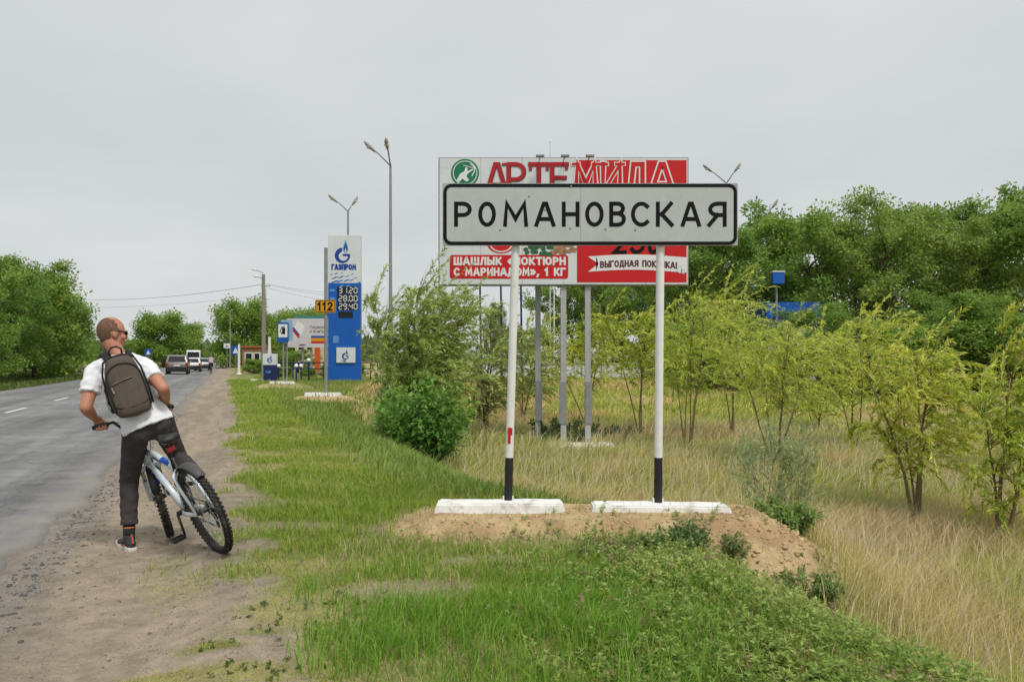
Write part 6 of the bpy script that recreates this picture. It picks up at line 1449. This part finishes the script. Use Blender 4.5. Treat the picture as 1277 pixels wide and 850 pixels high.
# trousers
tr = MB(); tr.ball(tl(0, -.005, -.02), (.172, .128, .125), M=TM); tr.tube([tl(0, 0, .06), tl(0, -.005, -.05)], [(.165, .122), (.172, .126)], n=24, flat=tuple(rgt)); tr.ball(tl(-.07, -.045, -.045), (.095, .095, .10), M=TM); tr.ball(tl(.075, -.045, -.045), (.095, .095, .10), M=TM)
cuffL = Lkn.lerp(Lank, .76); cuffR = Rkn.lerp(Rank, .97)
limb(tr, [Lhip, Lhip.lerp(Lkn, .5), Lkn, Lkn.lerp(Lank, .35)], [.104, .088, .071, .069]); tr.tube([Lkn.lerp(Lank, .3), cuffL], [.069, .060], n=16); tr.tube([cuffL.lerp(Lkn, .09), cuffL], [.066, .066], n=16)
limb(tr, [Rhip, Rhip.lerp(Rkn, .5), Rkn, Rkn.lerp(Rank, .35)], [.102, .085, .068, .063]); tr.tube([Rkn.lerp(Rank, .3), cuffR], [.069, .062], n=16)
tr.xf(mi); remesh(tr, "trousers", TROU, man, voxel=.0065, smooth=4, wrinkle=.0065, wf=12, seed=9)
for (kn_, an_) in ((Lkn, Lank), (Rkn, Rank)):
    c0 = kn_.lerp(an_, .70); MB().tube([c0, an_ - Vector((0, 0, .03))], [.047, .041], n=14).xf(mi).build("sock", SOCK, man, smooth=True)
    c1 = kn_.lerp(an_, .80); MB().tube([c1, kn_.lerp(an_, .825)], [.0475, .0475], n=14).xf(mi).build("sock_stripe", STRIPE, man, smooth=True)
shoe(man, Lank + mi.translation, Vector((-.60, .62, 0))); shoe(man, Rank + mi.translation, heading)

# ------------------------------------------------------------------ backpack
BPK = mat("backpack_brown", (.095, .078, .063), rough=.85, nscale=30, namt=.12, bump=.25, bscale=220); BPD = mat("backpack_black", (.020, .019, .019), rough=.7, nscale=30, namt=.15); ZIP = mat("zip_pale", (.28, .26, .22), rough=.4, nscale=9, namt=.1); EMB = mat("stitched_grey", (.16, .15, .14), rough=.8)
bpx = neck - up_t * .25 - fac * .185 - rgt * .035
bp_up = (up_t + Vector((.10, -.02, 0))).normalized(); bp_f = (fac - bp_up * fac.dot(bp_up)).normalized(); bp_r = bp_f.cross(bp_up).normalized()
pack = empty("backpack", label="dark brown backpack with black piping worn on the cyclist's back", cat="backpack", mtx=Matrix.Translation(bpx) @ frame3(bp_r, bp_f, bp_up).to_4x4() @ Matrix.Diagonal((.87, .95, .97, 1)))
def pack_shell(w, h, d, z0, ex=3.2, taper=.72, n=28, m=22):
    """rounded bag: superellipse sections, narrower and shallower towards the top; outer side is -y"""
    mb = MB()
    for i in range(m + 1):
        v = i / m; z = -h / 2 + h * v; e = (1 - abs(2 * v - 1) ** 4.0) ** (1 / 4.0) if 0 < v < 1 else .02
        ww = w / 2 * e * (1 - (1 - taper) * max(0, v - .35) ** 1.3 * 1.75); dd = d * e * (1 - .30 * v) 
        for k in range(n):
            a = 2 * math.pi * k / n; ca, sa = math.cos(a), math.sin(a); x = ww * abs(ca) ** (2 / ex) * (1 if ca >= 0 else -1); y = dd / 2 * abs(sa) ** (2 / ex) * (1 if sa >= 0 else -1)
            mb.v.append((x, y + d * .15 * v, z + z0))
    mb.f += [(i * n + k, i * n + (k + 1) % n, (i + 1) * n + (k + 1) % n, (i + 1) * n + k) for i in range(m) for k in range(n)] + [tuple(range(n))[::-1], tuple(m * n + k for k in range(n))]
    return mb
pk = pack_shell(.325, .50, .20, -.02); pko = pk.build("bag", BPK, pack, smooth=True)
bmh = pko.data
nrm = [v.normal.copy() for v in bmh.vertices]
for v, q in zip(bmh.vertices, nrm): v.co += q * (.006 * mnoise.noise(v.co * 9) + .003 * mnoise.noise(v.co * 22))
def front_y(x, z):
    """outer surface of the bag at x, z"""
    v = (z + .02 + .25) / .50; v = min(max(v, .03), .97); e = (1 - abs(2 * v - 1) ** 4) ** .25; ww = .1725 * e * (1 - .28 * max(0, v - .35) ** 1.3 * 1.75); dd = .20 * e * (1 - .30 * v) / 2
    return -dd * max(0.05, 1 - min(1, abs(x) / ww) ** 3.2) ** (1 / 3.2) + .20 * .15 * v
def on_front(pts, off=.004): return [(x, front_y(x, z) - off, z) for x, z in pts]
def ell(cx, cz, rx, rz, a0, a1, n=18): return [(cx + rx * math.cos(math.radians(a0 + (a1 - a0) * i / n)), cz + rz * math.sin(math.radians(a0 + (a1 - a0) * i / n))) for i in range(n + 1)]
MB().tube(on_front([(-.14, -.20), (-.142, -.08), (-.138, .02)] + ell(0, .06, .135, .10, 170, 10) + [(.138, .02), (.142, -.08), (.14, -.20)]), .006, n=6).build("pocket_zip", BPD, pack, smooth=True)
MB().tube(on_front([(-.13, .015), (-.08, .03), (0, .045), (.06, .05)]), (.0075), n=6).build("zip_flap", BPK, pack, smooth=True)
MB().tube(on_front([(-.13, .009), (-.08, .022), (0, .036), (.06, .041)], .007), .003, n=5).build("zip_edge", ZIP, pack, smooth=True)
MB().tube(on_front([(-.118, .0), (-.112, -.05)], .012), [.004, .007], n=6).build("zip_pull", ZIP, pack)
MB().tube([(-.162, .0, -.2), (-.165, -.01, -.05), (-.155, .0, .10), (-.12, .0, .195), (-.05, .01, .225), (.05, .01, .225), (.12, .0, .195), (.155, .0, .10), (.165, -.01, -.05), (.162, .0, -.2)], .0085, n=6).build("piping", BPD, pack, smooth=True)
MB().tube(on_front([(-.15, -.15), (-.1, -.175), (0, -.185), (.1, -.175), (.15, -.15)], .002), .004, n=5).build("bottom_seam", BPD, pack, smooth=True)
MB().tube([(-.045, .03, .205), (-.05, .02, .27), (-.02, .015, .295), (.02, .015, .295), (.05, .02, .27), (.045, .03, .205)], .008, n=6).build("grab_loop", BPD, pack, smooth=True)
rnd = random.Random(6); mb = MB()
for k in range(6):
    xx = .0 + k * .021; zz = -.068 + .004 * k
    for st_p in ([(0, 0), (0, .02)], [(0, .02), (.013, .02)], [(.013, .02), (.013, 0)] if k % 2 else [(0, .0), (.013, .0)]):
        mb.tube(on_front([(xx + p[0], zz + p[1]) for p in st_p], .003), .0015, n=4)
mb.build("logo_strokes", EMB, pack)  # boxy strokes approximating the bag's small faint logo
for sx in (-1, 1):
    sh_w = (Lsh if sx < 0 else Rsh); ins = sl_.lerp(sh_w, .52) + up_t * .085; ch = sl_.lerp(sh_w, .70) + fac * .13 - up_t * .10; arm_pit = tl(.19 * sx, .03, TL * .45)
    inv = pack.matrix_world.inverted(); A = [inv @ v for v in (neck - up_t * .07 - fac * .10 + rgt * .075 * sx, sl_.lerp(sh_w, .45) + up_t * .072 - fac * .05, ins + fac * .02, ch, arm_pit + fac * .02, tl(.17 * sx, -.09, TL * .30), tl(.14 * sx, -.15, TL * .25))]
    A2 = []
    for i in range(len(A) - 1):
        for q in range(4):
            u = q / 4; p0, p1, p2, p3 = A[max(i - 1, 0)], A[i], A[i + 1], A[min(i + 2, len(A) - 1)]
            A2.append(.5 * ((2 * p1) + (-p0 + p2) * u + (2 * p0 - 5 * p1 + 4 * p2 - p3) * u * u + (-p0 + 3 * p1 - 3 * p2 + p3) * u ** 3))
    A2.append(A[-1]); nn_ = len(A2)
    MB().tube(A2, [(.028, .007) if i < nn_ * .6 else (.012, .004) for i in range(nn_)], n=8, flat=tuple(inv.to_3x3() @ rgt)).build("shoulder_strap", BPD, pack, smooth=True)
MB().tube([(-.165, .02, -.05), (-.19, .01, -.12), (-.172, .01, -.19)], .006, n=5).build("side_cord", ZIP, pack, smooth=True)

# far cyclist riding away
fY = 70.0; q = P(263, 467, fY); fz = road_z(-1.6); rh = math.atan2(DY, DX)
FM = Matrix.Translation((q.x, fY, Hs(q.x, fY) + .03)) @ Matrix.Rotation(rh, 4, 'Z')
fb, fg, fp = bicycle("bicycle", "dark bicycle ridden away along the road edge in the distance", FM, detail=False, crank=-60)
for ch in fb.children:
    if ch.data.materials and ch.data.materials[0] in (FRW, FRB): ch.data.materials[0] = PLB
fp_ = empty("person", (q.x, fY, Hs(q.x, fY) + .03), rz=rh, label="distant cyclist in a striped pale top riding away at the road edge", cat="person")
mb = MB(); hipc = Vector((.22, 0, .98)); ch_ = Vector((.42, 0, 1.42)); mb.tube([hipc, ch_], [(.15, .12), (.18, .12)], n=14, flat=(0, 1, 0)); mb.ball(ch_, (.13, .19, .12)); mb.ball(hipc, (.14, .17, .13)); mb.tube([ch_, (.47, 0, 1.58)], .055); mb.ball((.5, 0, 1.66), (.10, .08, .12)); mb.ball((.58, 0, 1.64), (.02, .015, .02))
for sy in (-1, 1):
    a_ = Vector((.42, .17 * sy, 1.43)); g_ = fg[sy][0]; e_ = ik(a_, g_, .30, .29, Vector((-.3, .8 * sy, -.4))); limb(mb, [a_, e_, g_], [.055, .042, .035], n=10)
    for o_ in (-.03, -.01, .01, .03): limb(mb, [g_ + Vector((-.02, o_, .02)), g_ + Vector((.03, o_, .015)), g_ + Vector((.03, o_, -.02))], [.010, .009, .008], n=6)
    f_ = fp[sy] + Vector((-.05, 0, .09)); k_ = ik(hipc + Vector((0, .09 * sy, 0)), f_, .44, .44, Vector((1, 0, .3))); limb(mb, [hipc + Vector((0, .09 * sy, 0)), k_, f_], [.09, .065, .045], n=10); mb.tube([f_ - Vector((.05, 0, .05)), f_ + Vector((.17, 0, -.06))], [.045, .035], n=8)
remesh(mb, "body", SKIN, fp_, voxel=.02, smooth=2)
mb = MB(); mb.tube([hipc + Vector((.0, 0, -.02)), ch_], [(.19, .15), (.215, .15)], n=16, flat=(0, 1, 0)); mb.ball(ch_, (.16, .215, .14))
for sy in (-1, 1): a_ = Vector((.42, .17 * sy, 1.43)); e_ = ik(a_, fg[sy][0], .30, .29, Vector((-.3, .8 * sy, -.4))); limb(mb, [a_, a_.lerp(e_, .7)], [.08, .075], n=10)
remesh(mb, "top", mat("dusty_pink_top", (.42, .36, .38), rough=.9, nscale=12, namt=.3), fp_, voxel=.02, smooth=2)
mb = MB(); mb.ball(hipc, (.17, .195, .14))
for sy in (-1, 1): f_ = fp[sy] + Vector((-.05, 0, .09)); h_ = hipc + Vector((0, .09 * sy, 0)); k_ = ik(h_, f_, .44, .44, Vector((1, 0, .3))); limb(mb, [h_, k_, k_.lerp(f_, .4)], [.115, .085, .075], n=10)
remesh(mb, "shorts", TROU, fp_, voxel=.02, smooth=2); MB().ball((.485, 0, 1.685), (.105, .088, .105)).build("hair", HAIR, fp_, smooth=True)

# ------------------------------------------------------------------ vehicles
CGL = mat("car_glass", (.03, .034, .036), rough=.5, spec=.08); CBK = mat("car_black_plastic", (.022, .022, .023), rough=.6, nscale=10, namt=.1); CRD = mat("tail_lamp", (.30, .014, .016), rough=.2, spec=.6); PLT = mat("number_plate", (.66, .66, .64), rough=.5, nscale=5, namt=.04); CHR = mat("car_trim", (.3, .3, .31), rough=.3, metal=.8)
def car(name, label, px_, Y, t_off, paint, L, Wd, Hh, prof, roof_in=.14, van=False, lamps=.55):
    """rear at x=0, nose at +x; prof = (x, z) outline of the body side; glasshouse leans in above the waist"""
    s_ = Y; x = (px_ - CX) / F * Y; s_, t_ = xy2st(x, Y); z = road_z(t_) if t_ < -1.5 else Hs(x, Y)
    o = empty(name, (x, Y, z), rz=math.atan2(DY, DX), label=label, cat=name if name in ("car", "van", "truck") else "car")
    waist = Hh * (.60 if not van else .52); n_ = len(prof); mb = MB()
    def hwid(z_, x_):
        w = Wd / 2 * (1 - .06 * (abs(x_ / L - .5) * 2) ** 4)
        if z_ > waist: w -= roof_in * (z_ - waist) / (Hh - waist)
        if z_ < .35: w -= .05
        return w
    for sy in (-1, 1):
        for (px2, pz) in prof: mb.v.append((px2, sy * hwid(pz, px2), pz))
    mb.f += [tuple(range(n_))[::-1], tuple(range(n_, 2 * n_))] + [(i, (i + 1) % n_, (i + 1) % n_ + n_, i + n_) for i in range(n_)]
    bo = mb.build("body", paint, o); bv = bo.modifiers.new("b", 'BEVEL'); bv.width = .06; bv.segments = 3; bv.limit_method = 'ANGLE'; bv.angle_limit = .35; bo.data.polygons.foreach_set("use_smooth", np.ones(len(bo.data.polygons), bool))
    # rear screen: between waist and roof on the tail outline
    tail = [p for p in prof if p[0] < L * .3 and p[1] > waist - .02 and p[1] < Hh - .02]; p1 = max(tail, key=lambda p: p[1]); p0 = prof[prof.index(p1) - 1]
    za, zb = max(waist + .07, p0[1] + .05), p1[1] - .05
    def tx(z_): return p0[0] + (p1[0] - p0[0]) * (z_ - p0[1]) / (p1[1] - p0[1])
    wa, wb = hwid(za, 0) - .13, hwid(zb, 0) - .13
    MB().add([(tx(za) - .02, -wa, za), (tx(za) - .02, wa, za), (tx(zb) - .02, wb, zb), (tx(zb) - .02, -wb, zb), (tx(za) + .05, -wa, za), (tx(za) + .05, wa, za), (tx(zb) + .05, wb, zb), (tx(zb) + .05, -wb, zb)], [(0, 3, 2, 1), (4, 5, 6, 7), (0, 1, 5, 4), (2, 3, 7, 6), (1, 2, 6, 5), (0, 4, 7, 3)]).build("rear_window", CGL, o)
    xs_ = L * (.12 if not van else .55), L * (.62 if not van else .8)
    for sy in (-1, 1):
        ya, yb = hwid(waist + .06, L / 2) + .006, hwid(Hh - .14, L / 2) + .006
        sw = MB(); q = [(xs_[0], ya * sy, waist + .06), (xs_[1] + .25, ya * sy, waist + .06), (xs_[1] - .1, yb * sy, Hh - .14), (xs_[0] + .3, yb * sy, Hh - .14)]; sw.add(q + [(a_, b_ - .03 * sy, c_) for a_, b_, c_ in q], [(0, 1, 2, 3) if sy < 0 else (3, 2, 1, 0), (0, 4, 5, 1), (1, 5, 6, 2), (2, 6, 7, 3), (3, 7, 4, 0)]); sw.build("side_window", CGL, o)
        lz = waist * (.92 if not van else .8); MB().box((tx(za) * .3 + .0, sy * (Wd / 2 - .13), lz * .93), (.09, .2, .30 * lamps / .55), bev=.03).build("tail_lamp", CRD, o)
        MB().box((L * .68, sy * (Wd / 2 + .06), waist + .08), (.12, .18, .13), bev=.03).build("mirror", paint, o)
        for wx in (L * .19, L * .80):
            wh = MB().tube([(wx, sy * (Wd / 2 - .22), .33), (wx, sy * (Wd / 2 - .005), .33)], .33, n=20).build("wheel", TYRE, o, smooth=True, ang=40); MB().tube([(wx, sy * (Wd / 2 - .03), .33), (wx, sy * (Wd / 2 + .004), .33)], .2, n=14).build("rim", CHR, wh)
    MB().box((-.015, 0, .44), (.16, Wd * .97, .42), bev=.05).build("rear_bumper", CBK if not van else paint, o)
    MB().box((-.05, 0, waist * .76), (.05, .52, .12)).build("number_plate", PLT, o)
    MB().box((L + .01, 0, .42), (.12, Wd * .95, .28), bev=.04).build("front_bumper", CBK, o)
    return o
GREY = mat("car_grey", (.20, .175, .17), rough=.35, metal=.2, coat=.6, nscale=2, namt=.04); CWH = mat("car_white", (.70, .71, .71), rough=.3, coat=.6, nscale=2, namt=.03); SILV = mat("car_silver", (.42, .44, .46), rough=.3, metal=.5, coat=.6, nscale=2, namt=.04); TANV = mat("truck_tan", (.45, .38, .27), rough=.5, nscale=3, namt=.1)
suv = [(0, .30), (.02, .95), (.12, 1.02), (.42, 1.62), (.7, 1.68), (2.2, 1.66), (3.0, 1.08), (4.15, .92), (4.3, .55), (4.25, .28), (2.2, .24)]
hat = [(0, .28), (.02, .85), (.12, .92), (.5, 1.40), (.9, 1.47), (2.1, 1.44), (2.9, .95), (3.75, .82), (3.9, .5), (3.85, .25), (2, .22)]
sed = [(0, .28), (.02, .86), (.12, .93), (.75, .97), (1.25, 1.38), (1.6, 1.44), (2.5, 1.42), (3.3, .95), (4.2, .82), (4.35, .5), (4.3, .25), (2, .22)]
vanp = [(0, .3), (.02, 1.2), (.06, 2.3), (.2, 2.5), (3.6, 2.48), (4.4, 1.5), (5.1, 1.15), (5.2, .5), (5.1, .28), (2.5, .25)]
car("car", "grey compact SUV driving away, nearest of the distant vehicles", 220.5, 66, 0, GREY, 4.3, 1.84, 1.68, suv)
car("car", "white hatchback just ahead of the grey SUV", 239.5, 78, 0, CWH, 3.9, 1.7, 1.47, hat)
car("car", "silver saloon with dark bumper next to the distant cyclist", 251.5, 86, 0, SILV, 4.35, 1.72, 1.44, sed)
car("van", "white van farthest ahead in the line of traffic", 241, 106, 0, CWH, 5.2, 2.0, 2.5, vanp, roof_in=.1, van=True)
# parked tan lorry
x = (289.5 - CX) / F * 118; tk = empty("truck", (x, 118.0, Hs(x, 118)), rz=math.atan2(DY, DX), label="tan open lorry parked on the distant shoulder", cat="truck")
MB().box((2.2, 0, 1.75), (4.2, 2.1, 1.0), bev=.03).build("cargo_bed", TANV, tk); MB().box((5.2, 0, 1.75), (1.6, 2.0, 2.1), bev=.15).build("cab", TANV, tk); MB().box((4.38, 0, 2.3), (.05, 1.4, .6)).build("cab_rear_window", CGL, tk); MB().box((3.0, 0, .95), (6.0, .9, .25)).build("chassis", CBK, tk)
for sy in (-1, 1):
    for wx in (1.2, 2.3, 5.3): MB().tube([(wx, sy * .7, .5), (wx, sy * 1.02, .5)], .5, n=16).build("wheel", TYRE, tk, smooth=True, ang=40)
    MB().box((.06, sy * .85, 1.0), (.06, .25, .15)).build("tail_lamp", CRD, tk)
MB().box((.05, 0, .62), (.08, 1.9, .3)).build("underrun_bar", CBK, tk)

for ob in FONTS:
    COL.objects.unlink(ob); TMP.collection.objects.link(ob); nm = melt(ob); o2 = link(bpy.data.objects.new("slogan", nm), ob.parent); o2.location = ob.location; o2.rotation_euler = ob.rotation_euler
    nm.materials.clear(); nm.materials.append(MATS["grey_print"]); bpy.data.objects.remove(ob)
bpy.data.scenes.remove(TMP)
